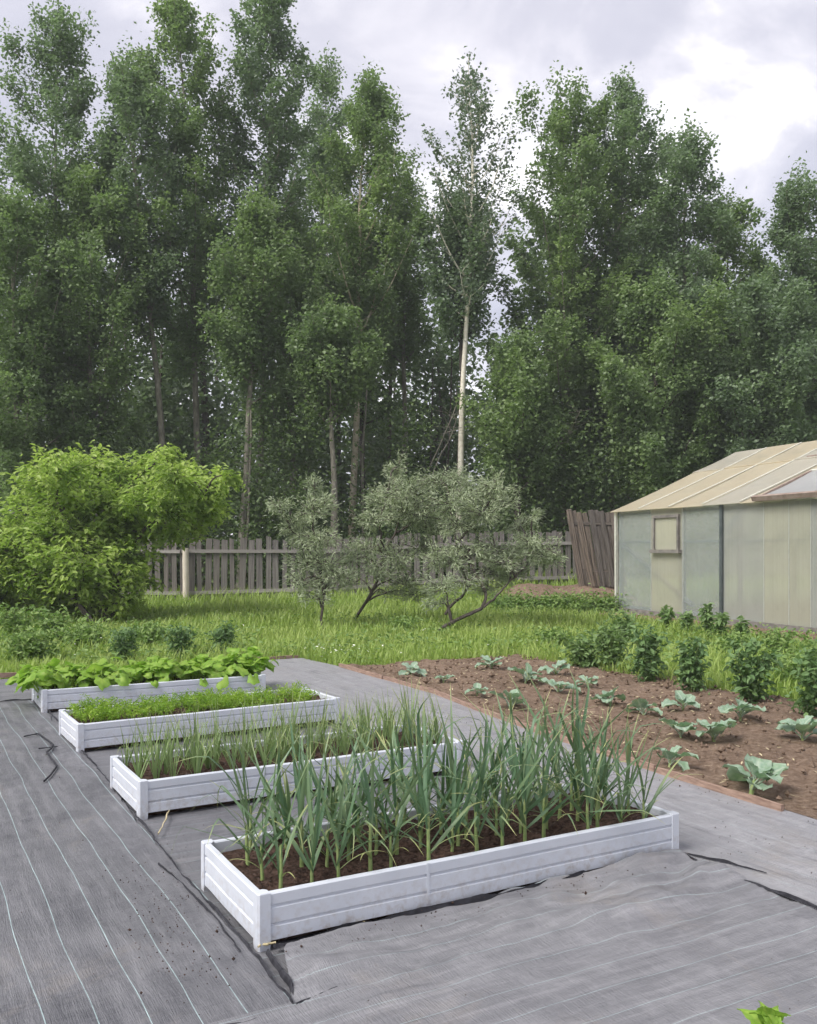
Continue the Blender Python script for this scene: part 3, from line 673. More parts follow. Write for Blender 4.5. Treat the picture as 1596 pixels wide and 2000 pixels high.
def cabbage_mat():
    m, nt, N, L, b, out = nodes('cabbage_leaf')
    a = N.new('ShaderNodeAttribute'); a.attribute_name = 'tint'
    c = mixc(N, L, a.outputs['Fac'], (.20, .315, .225), (.47, .55, .43))
    n = noise(N, L, 18, 4, .6, objco(N)); c = mixc(N, L, maprange(N, L, n.outputs['Fac'], .4, .7, 0, .5), c, (.17, .30, .13))
    L.new(c, b.inputs['Base Color']); b.inputs['Roughness'].default_value = .5; b.inputs['Specular IOR Level'].default_value = .4
    t = N.new('ShaderNodeBsdfTranslucent'); L.new(mixc(N, L, .6, c, (.5, .8, .2), 'MULTIPLY'), t.inputs['Color'])
    ms = N.new('ShaderNodeMixShader'); ms.inputs[0].default_value = .3; L.new(b.outputs[0], ms.inputs[1]); L.new(t.outputs[0], ms.inputs[2]); L.new(ms.outputs[0], out.inputs[0])
    return m
M['cabbage'] = cabbage_mat()
def cabbage_leaf(seed, L, Wd, rise, droop):
    r = np.random.default_rng(seed); mb = MB(); nu, nv = 8, 9
    s = np.linspace(0, 1, nu); ang = rise + droop * s ** 1.4; x = .05 + np.concatenate([[0], np.cumsum(np.cos(ang[:-1]))]) * L / (nu - 1); z = .06 + np.concatenate([[0], np.cumsum(np.sin(ang[:-1]))]) * L / (nu - 1)
    wid = Wd * np.sqrt(np.clip(1 - (2 * (s * .97 + .02) ** .8 - 1) ** 2, .02, 1))
    V = []; T = []
    for i in range(nu):
        for j in range(nv):
            q = (j / (nv - 1) - .5) * 2
            ruff = .010 * abs(q) ** 2 * sin(seed + i * 2.1 + j * 1.7) + .006 * r.normal() * abs(q)
            V.append((x[i] - math.sin(ang[i]) * wid[i] * .35 * q * q, q * wid[i], z[i] + cos(ang[i]) * wid[i] * .35 * q * q + ruff))
            T.append(.95 if j == nv // 2 else (.45 if (i + j + nv // 2) % 3 == 0 else .1) + .35 * s[i] * abs(q))
    mb.tube([(0, 0, 0), (.02, 0, .03), (x[0], 0, z[0]), (x[3], 0, z[3] - .003)], [.007, .007, .006, .003], 5, .95)
    mb.add(V, [[i * nv + j, i * nv + j + 1, (i + 1) * nv + j + 1, (i + 1) * nv + j] for i in range(nu - 1) for j in range(nv - 1)], np.clip(T, 0, 1))
    return mb.data('cabbage_leaf', M['cabbage'], True, True)
CAB = [cabbage_leaf(i, rd.uniform(.13, .18), rd.uniform(.055, .08), radians(rd.uniform(0, 50)), -radians(rd.uniform(20, 75))) for i in range(10)]
stub = MB(); stub.tube([(0, 0, -.05), (0, 0, .04), (0, 0, .08)], [.012, .011, .006], 6); STUB = stub.data('stem', M['garlic_stem'], True)
CABS = [(802, 1317, .9, 'farthest left cabbage at the tip of the brown patch'), (866, 1332, .7, 'small cabbage beside the edging boards near the patch tip'),
        (960, 1306, 1.15, 'large spreading cabbage at the far edge of the brown soil'), (1026, 1334, 1.2, 'large upright cabbage, centre of the far group on brown soil'),
        (996, 1384, 1.1, 'pale cabbage nearest the boards on the left of the patch'), (932, 1358, .7, 'small cabbage just left of the pale one by the boards'),
        (1090, 1354, 1.05, 'pale cabbage behind the tips of the garlic leaves'), (1086, 1318, 1.05, 'bluish cabbage in the far row beside the herb bushes'),
        (1148, 1342, .8, 'small cabbage in front of the pale green herb bushes'), (1192, 1376, 1.0, 'flattened cabbage in the middle of the brown patch'),
        (1258, 1398, .95, 'loose-leaved cabbage in the middle, right of the flattened one'), (1334, 1386, .9, 'upright small cabbage at the foot of the dark bushes'),
        (1446, 1404, 1.1, 'cabbage with two wide pale leaves before the right bushes'), (1394, 1446, 1.15, 'big cabbage with leaves spread flat in the right half'),
        (1330, 1440, .95, 'silvery cabbage just left of the big flat one'), (1308, 1496, .85, 'yellowish-green cabbage beside the garlic leaf tips'),
        (1468, 1548, 1.3, 'nearest cabbage, tall with broad blue-grey leaves, lower right of patch'), (1568, 1446, 1.1, 'cabbage cut by the right edge of the photo')]
for (px, py, sc, lab) in CABS:
    p = G(px, py, .04); e = empty('cabbage_plant', p, rd.uniform(0, 6)); e.rotation_euler[0] = rd.gauss(0, .12); e.rotation_euler[1] = rd.gauss(0, .12); e.scale = (sc * .92, sc * .92, sc * .8); tag(e, lab, 'cabbage', 'cabbages on the brown soil')
    place('stem', STUB, e)
    for k in range(rd.choice([6, 7, 8, 9])):
        place('leaf', CAB[(k * 3 + int(px)) % 10], e, (0, 0, .012 * k * .7), rot=(0, -.09 * k + .12, k * 2.4 + rd.uniform(-.5, .5)), scale=(1.15 - .06 * k) * rd.uniform(.7, 1.15))

# ------------------------------------------------------------------ herb bushes, weeds, grass
def herb(px, py, h, w, mat, label, group, seed, n=900, leaf=.06, name='herb_bush', z=.0, nst=9):
    p = G(px, py, z); p[2] = float(terrain(p[0], p[1])); r = np.random.default_rng(seed); e = empty(name, p); tag(e, label, 'bush', group)
    st = MB(); C = []
    for k in range(nst):
        a = r.uniform(0, 2 * pi); q = w * r.uniform(.15, 1.0); hh = h * r.uniform(.7, 1.05); s = np.linspace(0, 1, 6)
        P = np.stack([np.cos(a) * q * s ** 1.3, np.sin(a) * q * s ** 1.3, hh * s], 1) + r.normal(0, .008, (6, 3)); P[0] = (cos(a) * .02, sin(a) * .02, -.03)
        st.tube(P, np.linspace(.006, .002, 6), 5)
        m = n // nst; t = r.uniform(.12, 1.02, m); b = np.stack([np.interp(t, s, P[:, i]) for i in range(3)], 1)
        C.append(b + r.normal(0, .5, (m, 3)) * np.array([w, w, w * .6]) * .62 * (1.25 - t * .6)[:, None])
    C = np.vstack(C); C[:, 2] = np.abs(C[:, 2]) + .02
    st.build('stem', M['garlic_stem'], e)
    V, F, t = leaf_cloud(C, leaf, r, LEAF6, .5, .25); obj('foliage', V, F, mat, e, tint=t)
HB = [(1262, 1335, .62, .20, 'tall dark herb bush at the left end of the row behind the cabbages', 'dark_herb'), (1351, 1356, .52, .17, 'compact dark herb bush, second from the left in the row', 'dark_herb'),
      (1466, 1376, .56, .20, 'dark bushy herb in the row, behind the two-leaved cabbage', 'dark_herb'), (1582, 1408, .60, .20, 'dark herb bush cut by the right edge of the photo', 'dark_herb'),
      (1140, 1308, .40, .26, 'pale green low herb bush at the far corner of the brown patch', 'mid_herb'), (1195, 1312, .52, .22, 'light green herb bush beside the tall dark one', 'mid_herb'),
      (1215, 1268, .5, .22, 'pale leafy bush between the lawn and the greenhouse corner', 'mid_herb')]
for i, (px, py, h, w, lab, mt) in enumerate(HB): herb(px, py, h, w, M[mt], lab, 'herb bushes behind the cabbages', 300 + i, 620, .075)
for i, (px, py, lab) in enumerate([(244, 1292, 'left one of three dark bushes behind the farthest bed'), (350, 1290, 'middle one of three dark bushes behind the farthest bed'), (432, 1284, 'right one of three dark bushes behind the farthest bed')]):
    herb(px, py, .42, .2, M['dark_herb'], lab, 'dark bushes behind the farthest bed', 320 + i, 800, .06)
for i, (px, py, h, lab) in enumerate([(1302, 1236, .42, 'left one of the young plants along the greenhouse wall'), (1342, 1240, .40, 'second young plant along the greenhouse wall'),
                                      (1382, 1246, .55, 'tallest pale plant standing against the greenhouse wall'), (1408, 1250, .5, 'plant right beside the tallest one at the greenhouse wall'), (1448, 1256, .36, 'low plant right of the tall pair at the greenhouse wall')]):
    herb(px, py, h, .12, M['mid_herb'], lab, 'young plants along the greenhouse', 340 + i, 160, .11, 'young_plant', nst=4)
def seedling():
    me = []
    for k in range(4):
        V = []; nu, nv = 9, 7; L_, Wd = (.13, .12, .15, .13)[k], (.040, .036, .044, .036)[k]
        for i in range(nu):
            s_ = i / (nu - 1); w = Wd * (sin(pi * min(1, s_ * .92 + .08) ** .75) ** .9) * (1 - s_ ** 4) + .0005
            for j in range(nv):
                q = (j / (nv - 1) - .5) * 2; V.append((L_ * s_ * .92, q * w * (1 + .12 * (i % 2)), .04 * sin(s_ * 2.6 + k * .3) + abs(q) * w * .2 + .004 * sin(i * 2 + j)))
        F = [[i * nv + j, (i + 1) * nv + j, (i + 1) * nv + j + 1, i * nv + j + 1] for i in range(nu - 1) for j in range(nv - 1)]
        T = [.8 if j == 3 else .25 + .2 * ((i + abs(j - 3)) % 2) for i in range(nu) for j in range(nv)]
        me.append(mesh_data('seedling_leaf', np.array(V), np.array(F), M['squash'], True, T))
    p = G(1500, 2090); e = empty('seedling', (p[0], p[1], .02)); tag(e, 'single pale green plant growing from the front fabric, lower right corner', 'plant')
    place('stem', STUB, e, scale=.6)
    for k in range(13): place('leaf', me[k % 4], e, (0, 0, .02 + .007 * k), rot=(rd.gauss(0, .35), -.05 - .075 * k, k * 2.4 + .4), scale=1.0 - .035 * k)
seedling()
for i, (px, py, h) in enumerate([(100, 1262, .5), (30, 1258, .55), (170, 1272, .4), (60, 1292, .4), (300, 1262, .3)]):
    herb(px, py, h, .38, M['weed'], ['tall pale weed clump below the bright bush', 'tall weed clump at the left edge under the bright bush', 'weed clump behind the left end of the farthest bed', 'low weed clump left of the farthest bed', 'low weed clump between the dark bushes'][i], 'weed clumps on the left', 380 + i, 900, .075, 'weed_clump', nst=16)
for i, (px, py, h) in enumerate([(1530, 1290, .35), (1585, 1312, .35), (1440, 1290, .3), (1500, 1330, .28), (790, 1238, .25), (1080, 1262, .22), (1560, 1346, .3)]):
    herb(px, py, h, .32, M['weed'], ['dark green weed clump before the greenhouse plinth', 'weed clump at the right edge before the greenhouse', 'weed clump under the greenhouse middle post', 'weed clump between two dark herb bushes', 'low leafy clump on the lawn below the grey-green shrubs', 'low leafy clump on the lawn left of the herb bushes', 'weed clump at the right edge behind the last bush'][i], 'weed clumps on the lawn', 400 + i, 520, .07, 'weed_clump', nst=14)

def in_clear(x, y):
    """where no grass grows: fabric, soil patch, greenhouse and its border"""
    u = (x - O0[0]) * U[0] + (y - O0[1]) * U[1]; v = (x - O0[0]) * Vv[0] + (y - O0[1]) * Vv[1]
    r = np.interp(v, ev, eu)
    fab = (u < r) & (v < 8.05); pat = (u >= r) & (u < 6.15 + .15 * vnoise(v * 2, v * 0, 5)) & (v < 6.85)
    return fab | pat
GH0 = G(1206, 1200)[:2]; GD = np.array([.353, -.9356]); GN = np.array([.9356, .353])     # greenhouse corner, wall direction, inwards
def grass():
    r = np.random.default_rng(33); n = 215000
    y = 9 + 19 * r.random(n) ** 1.25; x = (r.random(n) - .5) * 2 * (y * .50 + 1.0)
    w = (x - GH0[0]) * GN[0] + (y - GH0[1]) * GN[1]; al = (x - GH0[0]) * GD[0] + (y - GH0[1]) * GD[1]
    inside = (w > -.75 + .2 * vnoise(al * 2, al * 0, 4)) & (al > -.3)
    heap = (x > 2.6) & (x < 5.6) & (y > 21.4) & (y < 24.6)
    k = ~in_clear(x, y) & ~inside & ~heap & (r.random(n) < .75 + .5 * vnoise(x * .9, y * .9, 9)); x, y = x[k], y[k]; n = len(x)
    u = (x - O0[0]) * U[0] + (y - O0[1]) * U[1]
    h = (.08 + .22 * r.random(n) ** 2.2) * (1 + .9 * vnoise(x * .8, y * .8, 14)) * (.75 + .65 * sstep(14, 23, y))
    a = r.uniform(0, 2 * pi, n); lean = h * r.uniform(.15, .8, n); b = a + pi / 2; wd = r.uniform(.0045, .009, n) * (.8 + y / 22)
    z = terrain(x, y) - .02
    B = np.stack([x, y, z], 1); D = np.stack([np.cos(a), np.sin(a), 0 * a], 1); S = np.stack([np.cos(b), np.sin(b), 0 * b], 1)
    mid = B + D * (lean * .3)[:, None] + np.stack([0 * h, 0 * h, h * .6], 1); tip = B + D * lean[:, None] + np.stack([0 * h, 0 * h, h], 1)
    V = np.stack([B - S * wd[:, None], B + S * wd[:, None], mid + S * wd[:, None] * .8, mid - S * wd[:, None] * .8, tip + S * wd[:, None] * .1, tip - S * wd[:, None] * .1], 1).reshape(-1, 3)
    o = (np.arange(n) * 6)[:, None]
    F = np.concatenate([o + np.array([[0, 1, 2, 3]]), o + np.array([[3, 2, 4, 4]])])
    t = np.repeat(np.clip(.5 + .5 * vnoise(x * .5, y * .5, 19) + r.normal(0, .25, n), 0, 1), 6)
    tag(obj('grass', V, F, M['grass'], tint=t), 'bright green lawn grass between the beds and the fence', 'grass', kind='stuff')
    # broad weeds through the lawn
    m = 16000; y = 9.5 + 14 * r.random(m); x = (r.random(m) - .5) * 2 * (y * .48 + 1)
    w = (x - GH0[0]) * GN[0] + (y - GH0[1]) * GN[1]; al = (x - GH0[0]) * GD[0] + (y - GH0[1]) * GD[1]
    k = ~in_clear(x, y) & ~((w > -.5) & (al > -.3)) & (vnoise(x * 1.1, y * 1.1, 91) > -.05); x, y = x[k], y[k]
    V, F, t = leaf_cloud(np.stack([x, y, terrain(x, y) + r.uniform(.02, .22, len(x))], 1), .075, r, LEAF6, .8, .1)
    tag(obj('lawn_weeds', V, F, M['weed'], tint=t), 'broad-leaved weeds growing through the lawn', 'weeds', kind='stuff')
    C = []
    for (px, py, s, q) in ((640, 1293, .35, 60), (780, 1262, 3, 40), (1250, 1226, .6, 40), (300, 1226, 2, 30), (1400, 1300, .8, 25)):
        p = G(px, py); C.append(np.stack([r.normal(p[0], s, q), r.normal(p[1], s * .6, q), r.uniform(.1, .24, q)], 1))
    C = np.vstack(C); C = C[~in_clear(C[:, 0], C[:, 1])]
    V, F, t = leaf_cloud(C, .035, r, LEAF6, 2, 0)
    tag(obj('white_flowers', V, F, rough_mat('white_petal', (.7, .72, .6), (.8, .8, .72), 5, .6, 0, 0)), 'tiny white flowers dotted through the lawn', 'flowers', kind='stuff')
grass()

# ------------------------------------------------------------------ picket fence
def fence():
    L0 = np.array([-13.2, 24.0]); L1 = np.array([-6.02, 24.1]); L2 = np.array([5.0, 26.0])
    e = empty('picket_fence', (L1[0], L1[1], 0)); tag(e, 'weathered grey picket fence with two rails in front of the trees', 'fence')
    org = np.array(e.location); r = random.Random(17)
    def hz(p, f):    # f: 0 base 1 top
        t = np.clip((p[0] + 6.8) / 11.6, 0, 1)
        base = float(terrain(p[0], p[1])); top = base + 1.78 - .25 * t
        return base + f * (top - base)
    shapes = []
    for k in range(8):
        w = r.uniform(.105, .165); h = 1.0; mb = MB(); c = r.choice([0, 0, .02, -.015, .03]); tk = .022
        mb.hexa([(-w / 2, 0, 0), (w / 2, 0, 0), (w / 2, tk, 0), (-w / 2, tk, 0), (-w / 2, 0, 1 + c / 2), (w / 2, 0, 1 - c / 2), (w / 2, tk, 1 - c / 2), (-w / 2, tk, 1 + c / 2)])
        shapes.append(mb.data('picket', M['fence']))
    for (A, B) in ((L0, L1), (L1, L2)):
        d = B - A; ln = np.linalg.norm(d); d /= ln; rz = math.atan2(d[1], d[0]); s = .05
        while s < ln - .05:
            p = A + d * s; b = hz(p, 0); h = hz(p, 1) - b + r.gauss(0, .03)
            if not (r.random() < .03): place('picket', r.choice(shapes), e, (p[0] - org[0], p[1] - org[1], b + .04), rot=(r.gauss(0, .01), r.gauss(0, .018), rz), scale=(1, 1, h - .04))
            s += r.uniform(.19, .245)
        n = max(1, round(ln / 3.6)); nrm = np.array([d[1], -d[0]])
        for k in range(n):
            p, q = A + d * ln * (k + .004) / n, A + d * ln * (k + .996) / n
            for z in (.80, .18):
                f = z
                mb = MB(); P = np.array([*(p + nrm * .028 - org[:2]), hz(p, f) + r.gauss(0, .012)]); Q = np.array([*(q + nrm * .028 - org[:2]), hz(q, f) + r.gauss(0, .012)])
                # built along local z so the grain follows the rail
                L_ = np.linalg.norm(Q - P); mb.hexa([(-.045, -.025, 0), (.045, -.025, 0), (.045, .025, 0), (-.045, .025, 0), (-.045, -.025, L_), (.045, -.025, L_), (.045, .025, L_), (-.045, .025, L_)])
                o = mb.build('rail', M['rail'], e)
                from mathutils import Vector
                dv = Vector(Q - P); o.rotation_euler = dv.to_track_quat('Z', 'X').to_euler(); o.location = P
    for (px, d, mat, rad, h) in ((363, 24.0, 'pale_post', .085, 1.5),):
        x = (px - CX) * d / FPX; mb = MB(); mb.tube([(0, 0, -.1), (.01, 0, .5), (0, 0, 1.2), (0, 0, h)], [rad, rad * .98, rad * .95, rad * .9], 9); mb.add([(0, 0, h)] + [(rad * .9 * cos(t * 2 * pi / 9), rad * .9 * sin(t * 2 * pi / 9), h) for t in range(9)], [[0, 1 + i, 1 + (i + 1) % 9, 1 + (i + 1) % 9] for i in range(9)])
        tag(mb.build('fence_post', M[mat], smooth=True, loc=(x, d - .03, 0)), 'pale peeled post standing against the left of the fence', 'post')
    for k, px in enumerate((640, 900, 1090)):
        t = (px - 300) / 830; d = 24.2 + t * 1.75; x = (px - CX) * d / FPX; mb = MB(); mb.box((-.06, -.0, -.1), (.06, .1, 1.55)); place('post', mb.data('post', M['fence']), e, (x - org[0], d + .07 - org[1], float(terrain(x, d))))
fence()

def plank_panel():
    e = empty('plank_panel', W(1180, 1146, 23.0)); tag(e, 'leaning panel of dark rough planks beside the greenhouse corner', 'plank panel'); r = random.Random(6)
    b0 = float(e.location[2]); w = .13; xs = [-.56 + i * .135 for i in range(9)]
    for i, x in enumerate(xs):
        h = 1.95 + r.uniform(-.06, .06) - .004 * i; mb = MB(); ww = r.uniform(.060, .072); tk = .03
        lean = -.17 - .0 * i; y = (i % 2) * .034 + r.uniform(-.002, .002)
        mb.hexa([(-ww, 0, 0), (ww, 0, 0), (ww, tk, 0), (-ww, tk, 0), (-ww, 0, h), (ww, 0, h + r.uniform(-.03, .03)), (ww, tk, h), (-ww, tk, h)])
        mb.build('plank', M['plank'], e, loc=(x, y, 0), rot=(-.06, lean + .02 * i / 12 + r.gauss(0, .008), 0))
    for z in (.4, .9, 1.6):
        mb = MB(); mb.hexa([(-.04, -.02, 0), (.04, -.02, 0), (.04, .02, 0), (-.04, .02, 0), (-.04, -.02, 1.2), (.04, -.02, 1.2), (.04, .02, 1.2), (-.04, .02, 1.2)])
        mb.build('cross_batten', M['plank'], e, loc=(-.62 - z * .16, .075 + .05 * (z > .5), z), rot=(0, pi / 2, 0))
plank_panel()

# soil heap and the low green row in front of it
def heap():
    us = np.linspace(-1, 1, 60); A, B = np.meshgrid(us, us); X = 4.0 + A * 1.75; Y = 22.9 + B * 1.5
    Z = terrain(X, Y) - .05 + .32 * np.clip(1 - A ** 6, 0, 1) * np.clip(1 - B ** 4, 0, 1) * (1 + .4 * vnoise(X * 2, Y * 2, 2)) + .04 * vnoise(X * 7, Y * 7, 5)
    i = np.arange(59)[:, None] * 60; j = np.arange(59)[None]; F = np.stack([i + j, i + j + 1, i + j + 61, i + j + 60], -1).reshape(-1, 4)
    tag(obj('soil_mound', np.stack([X, Y, Z], -1).reshape(-1, 3), F, M['patch'], smooth=True), 'low brown mound of dug soil in front of the plank panel', 'soil mound')
    r = np.random.default_rng(8); n = 9000; C = np.stack([r.uniform(1.9, 5.0, n), r.normal(20.9, .22, n), np.abs(r.normal(.0, .16, n)) + .02], 1)
    C[:, 1] -= (C[:, 0] - 3) * .12
    C[:, 2] += terrain(C[:, 0], C[:, 1]) ; V, F, t = leaf_cloud(C, .085, r, LEAF6, .7, .1)
    tag(obj('strawberry_row', V, F, M['weed'], tint=t), 'low bright green leafy row before the soil mound', 'plant row', kind='stuff')
heap()

# ------------------------------------------------------------------ greenhouse
def greenhouse():
    e = empty('greenhouse', (GH0[0], GH0[1], 0), math.atan2(GD[1], GD[0])); tag(e, 'old polycarbonate greenhouse with tan roof and milky cream and grey walls', 'greenhouse')
    # local x: along the visible wall towards the camera, local y: inwards (to the right), z up
    def t_of(px):
        k = (px - CX) / FPX; return (k * GH0[1] - GH0[0]) / (GD[0] - k * GD[1])
    EV, RG, HWD, LEN, PL = 2.30, 3.71, 3.37, 9.5, .16
    def panel(name, x0, x1, z0, z1, y, mat, th=.012, parent=e):
        mb = MB(); mb.box((0, 0, 0), (x1 - x0, th, z1 - z0)); return mb.build(name, mat, parent, loc=(x0, y, z0))
    seams = [(1209, 1272, 'poly_grey'), (1272, 1333, 'poly_cream'), (1333, 1408, 'poly_grey'), (1408, 1492, 'poly_mid'), (1492, 1541, 'poly_cream'), (1541, 1584, 'poly_cream'), (1584, 1650, 'poly_mid'), (1650, 1730, 'poly_grey'), (1730, 1850, 'poly_cream')]
    for a, b, m in seams:
        x0, x1 = t_of(a), t_of(b); panel('wall_panel', x0 + .004, x1 - .004, PL, EV, 0, M[m])
        mb = MB(); mb.box((-.008, -.006, PL), (.008, .03, EV)); mb.build('seam_strip', M['seam'], e, loc=(x1, 0, 0)) if b != 1408 else None
    # frame: posts, rails, braces behind the sheets
    def bar(name, p, q, w=.05, t=.05, mat='steel'):
        mb = MB(); mb.bar(p, q, w, t); return mb.build(name, M[mat], e)
    xp = t_of(1411)
    bar('post', (xp, .0, 0), (xp, .0, EV), .09, .07)
    for x in (.06, t_of(1330), t_of(1588), t_of(1750), LEN - .05): bar('post', (x, .07, 0), (x, .07, EV), .07, .06)
    bar('rail', (0, .05, EV - .05), (LEN, .05, EV - .05), .06, .07); bar('rail', (.0, .05, 1.62), (LEN, .05, 1.62), .04, .05); bar('rail', (.0, .05, PL + .03), (LEN, .05, PL + .03), .05, .06)
    bar('brace', (.15, .06, 1.55), (2.55, .06, .35), .08, .07); bar('brace', (xp + .05, .055, 1.75), (xp + .5, .055, EV - .08), .05, .12)
    for x in (.06, 2.2, 4.4, 6.6, LEN - .05): bar('post', (x, 2 * HWD - .06, 0), (x, 2 * HWD - .06, EV), .08, .08)
    bar('rail', (0, 2 * HWD - .06, EV - .05), (LEN, 2 * HWD - .06, EV - .05), .07, .08); bar('rail', (0, 2 * HWD - .06, 1.2), (LEN, 2 * HWD - .06, 1.2), .06, .06)
    for y in (1.7, HWD, 5.0): bar('post', (.06, y, 0), (.06, y, EV + .5), .08, .08)
    bar('tie_beam', (xp, .1, EV - .1), (xp, 2 * HWD - .1, EV - .1), .06, .08); bar('tie_beam', (t_of(1588), .1, EV - .1), (t_of(1588), 2 * HWD - .1, EV - .1), .06, .08)
    bar('corner_trim', (-.02, -.012, .05), (-.035, -.012, EV + .02), .06, .05, 'frame_pale')
    mb = MB(); mb.box((-.03, -.03, -.1), (LEN, .10, PL - .003)); mb.build('plinth', M['concrete'], e)
    # gable and far walls
    for x, nm in ((0.0, 'gable_wall'), (LEN, 'gable_wall')):
        mb = MB(); c = [(x, .02, PL), (x, 2 * HWD, PL), (x, 2 * HWD, EV), (x, HWD, RG - .02), (x, .02, EV)]
        c2 = [(x + .012, y, z) for _, y, z in c]
        mb.add(np.array(c + c2), [[0, 1, 2, 4], [2, 3, 4, 4], [5, 9, 7, 6], [7, 9, 8, 8]]); mb.build(nm, M['poly_grey'], e)
    mb = MB(); mb.box((0, 2 * HWD, PL), (LEN, 2 * HWD + .012, EV)); mb.build('wall_panel', M['poly_grey'], e)
    # window
    x0, x1 = t_of(1279), t_of(1329); z0, z1 = 1.42, 2.17
    w = panel('window', x0 + .05, x1 - .05, z0 + .04, z1 - .05, -.03, M['poly_cream'], .012)
    def wb(p, q, ww, t, nm='frame'):
        mb = MB(); mb.bar(np.array(p) - np.array([x0 + .05, -.03, z0 + .04]), np.array(q) - np.array([x0 + .05, -.03, z0 + .04]), ww, t); mb.build(nm, M['concrete'], w)
    wb((x0 + .03, -.03, z0 + .03), (x0 + .03, -.03, z1), .06, .05); wb((x1 - .03, -.03, z0 + .03), (x1 - .03, -.03, z1), .06, .05); wb((x0, -.033, z1 - .03), (x1, -.033, z1 - .03), .06, .06); wb((x0 - .06, -.05, z0), (x1 + .06, -.05, z0), .10, .07, 'sill')
    # roof: tilted sheets, each a part; local frame runs up the slope
    sl = math.hypot(HWD, RG - EV); sa = math.atan2(RG - EV, HWD)
    def roof_sheet(name, xa, xb, s0, s1, lift, mat, side=0, th=.012):
        mb = MB(); n = 6
        for i in range(n):
            f0, f1 = i / n, (i + 1) / n; a, b = s0 + (s1 - s0) * f0, s0 + (s1 - s0) * f1; d0, d1 = -.02 * sin(pi * f0), -.02 * sin(pi * f1)
            mb.hexa([(0, a, d0), (xb - xa, a, d0), (xb - xa, b, d1), (0, b, d1), (0, a, d0 + th), (xb - xa, a, d0 + th), (xb - xa, b, d1 + th), (0, b, d1 + th)])
        o = mb.build(name, M[mat], e)
        if side == 0: o.location = (xa, -.12 * cos(sa), EV + lift - .12 * sin(sa)); o.rotation_euler = (sa, 0, 0)
        else: o.location = (xb, 2 * HWD + .12 * cos(sa), EV + lift - .12 * sin(sa)); o.rotation_euler = (sa, 0, pi)
        return o
    xs = [-.12, .95, 2.0, 3.05, 4.1, 5.15, 6.2, 7.3, 8.4, LEN + .1]; mats = ['poly_roof', 'poly_roof', 'poly_roof', 'poly_roof_pale', 'poly_roof', 'poly_roof_pale', 'poly_roof', 'poly_roof', 'poly_roof']
    for i in range(9):
        a, b = xs[i] + .005, xs[i + 1] - .005
        roof_sheet('roof_sheet', a, b, 0, 2.52, .04 + .006 * (i % 2), mats[i]); roof_sheet('roof_sheet', a, b, 2.44, sl + .13, .060 + .006 * (i % 2), 'poly_roof' if i % 3 else 'poly_roof_pale')
        roof_sheet('roof_sheet', a, b, 0, sl + .11, .04, 'poly_roof', 1)
        if i:   # rafters show as paler strips on top
            rs = roof_sheet('roof_strip', xs[i] - .02, xs[i] + .02, .0, sl + .1, .078, 'frame_pale')
    for x in (0.05, 2, 4.1, 6.2, 8.4): bar('rafter', (x, .03, EV - .02), (x, HWD, RG - .06), .05, .05)
    bar('ridge_beam', (-.1, HWD, RG - .05), (LEN, HWD, RG - .05), .06, .06)
    bar('roof_batten', (3.3, 2.44 * cos(sa), EV + 2.44 * sin(sa) + .07), (6.4, 2.44 * cos(sa), EV + 2.44 * sin(sa) + .09), .05, .035, 'hatch_wood')
    # raised hatch near the right of the view
    hx0, hx1 = t_of(1497), t_of(1497) + 2.6
    hp = roof_sheet('roof_hatch', hx0, hx1, -.02, 1.25, .13, 'poly_clear')
    for (xa, xb, s0, s1) in ((-.04, 2.64, -.06, .02),): 
        mb = MB(); mb.box((xa - .15, s0, -.05), (xb, s1, .035)); mb.build('frame', M['hatch_wood'], hp)
    mb = MB(); mb.box((-.05, .03, -.05), (.0, 1.25, .03)); mb.build('frame', M['hatch_wood'], hp)
    mb = MB(); mb.box((-.05, 1.252, -.05), (2.64, 1.31, .03)); mb.build('frame', M['frame_pale'], hp)
    A, B = np.meshgrid(np.linspace(.1, 9.3, 40), np.linspace(.15, 6.6, 30)); Z = .03 + .04 * vnoise(A * 3, B * 3, 16) + terrain(GH0[0] + A * GD[0] + B * GN[0], GH0[1] + A * GD[1] + B * GN[1])
    i = np.arange(29)[:, None] * 40; j = np.arange(39)[None]; F = np.stack([i + j, i + j + 1, i + j + 41, i + j + 40], -1).reshape(-1, 4)
    s = obj('soil', np.stack([A, B, Z], -1).reshape(-1, 3), F, M['soil'], smooth=True, loc=(GH0[0], GH0[1], 0), rz=math.atan2(GD[1], GD[0])); s['kind'] = 'structure'
    # soil border along the wall
    A, B = np.meshgrid(np.linspace(-.3, 9, 90), np.linspace(-.75, 0, 14)); Z = .02 + .05 * vnoise(A * 4, B * 4, 6) + .04 * sstep(-.75, -.5, B)
    i = np.arange(13)[:, None] * 90; j = np.arange(89)[None]; F = np.stack([i + j, i + j + 1, i + j + 91, i + j + 90], -1).reshape(-1, 4)
    s = obj('soil', np.stack([A, B, Z], -1).reshape(-1, 3), F, M['patch'], smooth=True, loc=(GH0[0], GH0[1], 0), rz=math.atan2(GD[1], GD[0])); s['kind'] = 'structure'
greenhouse()

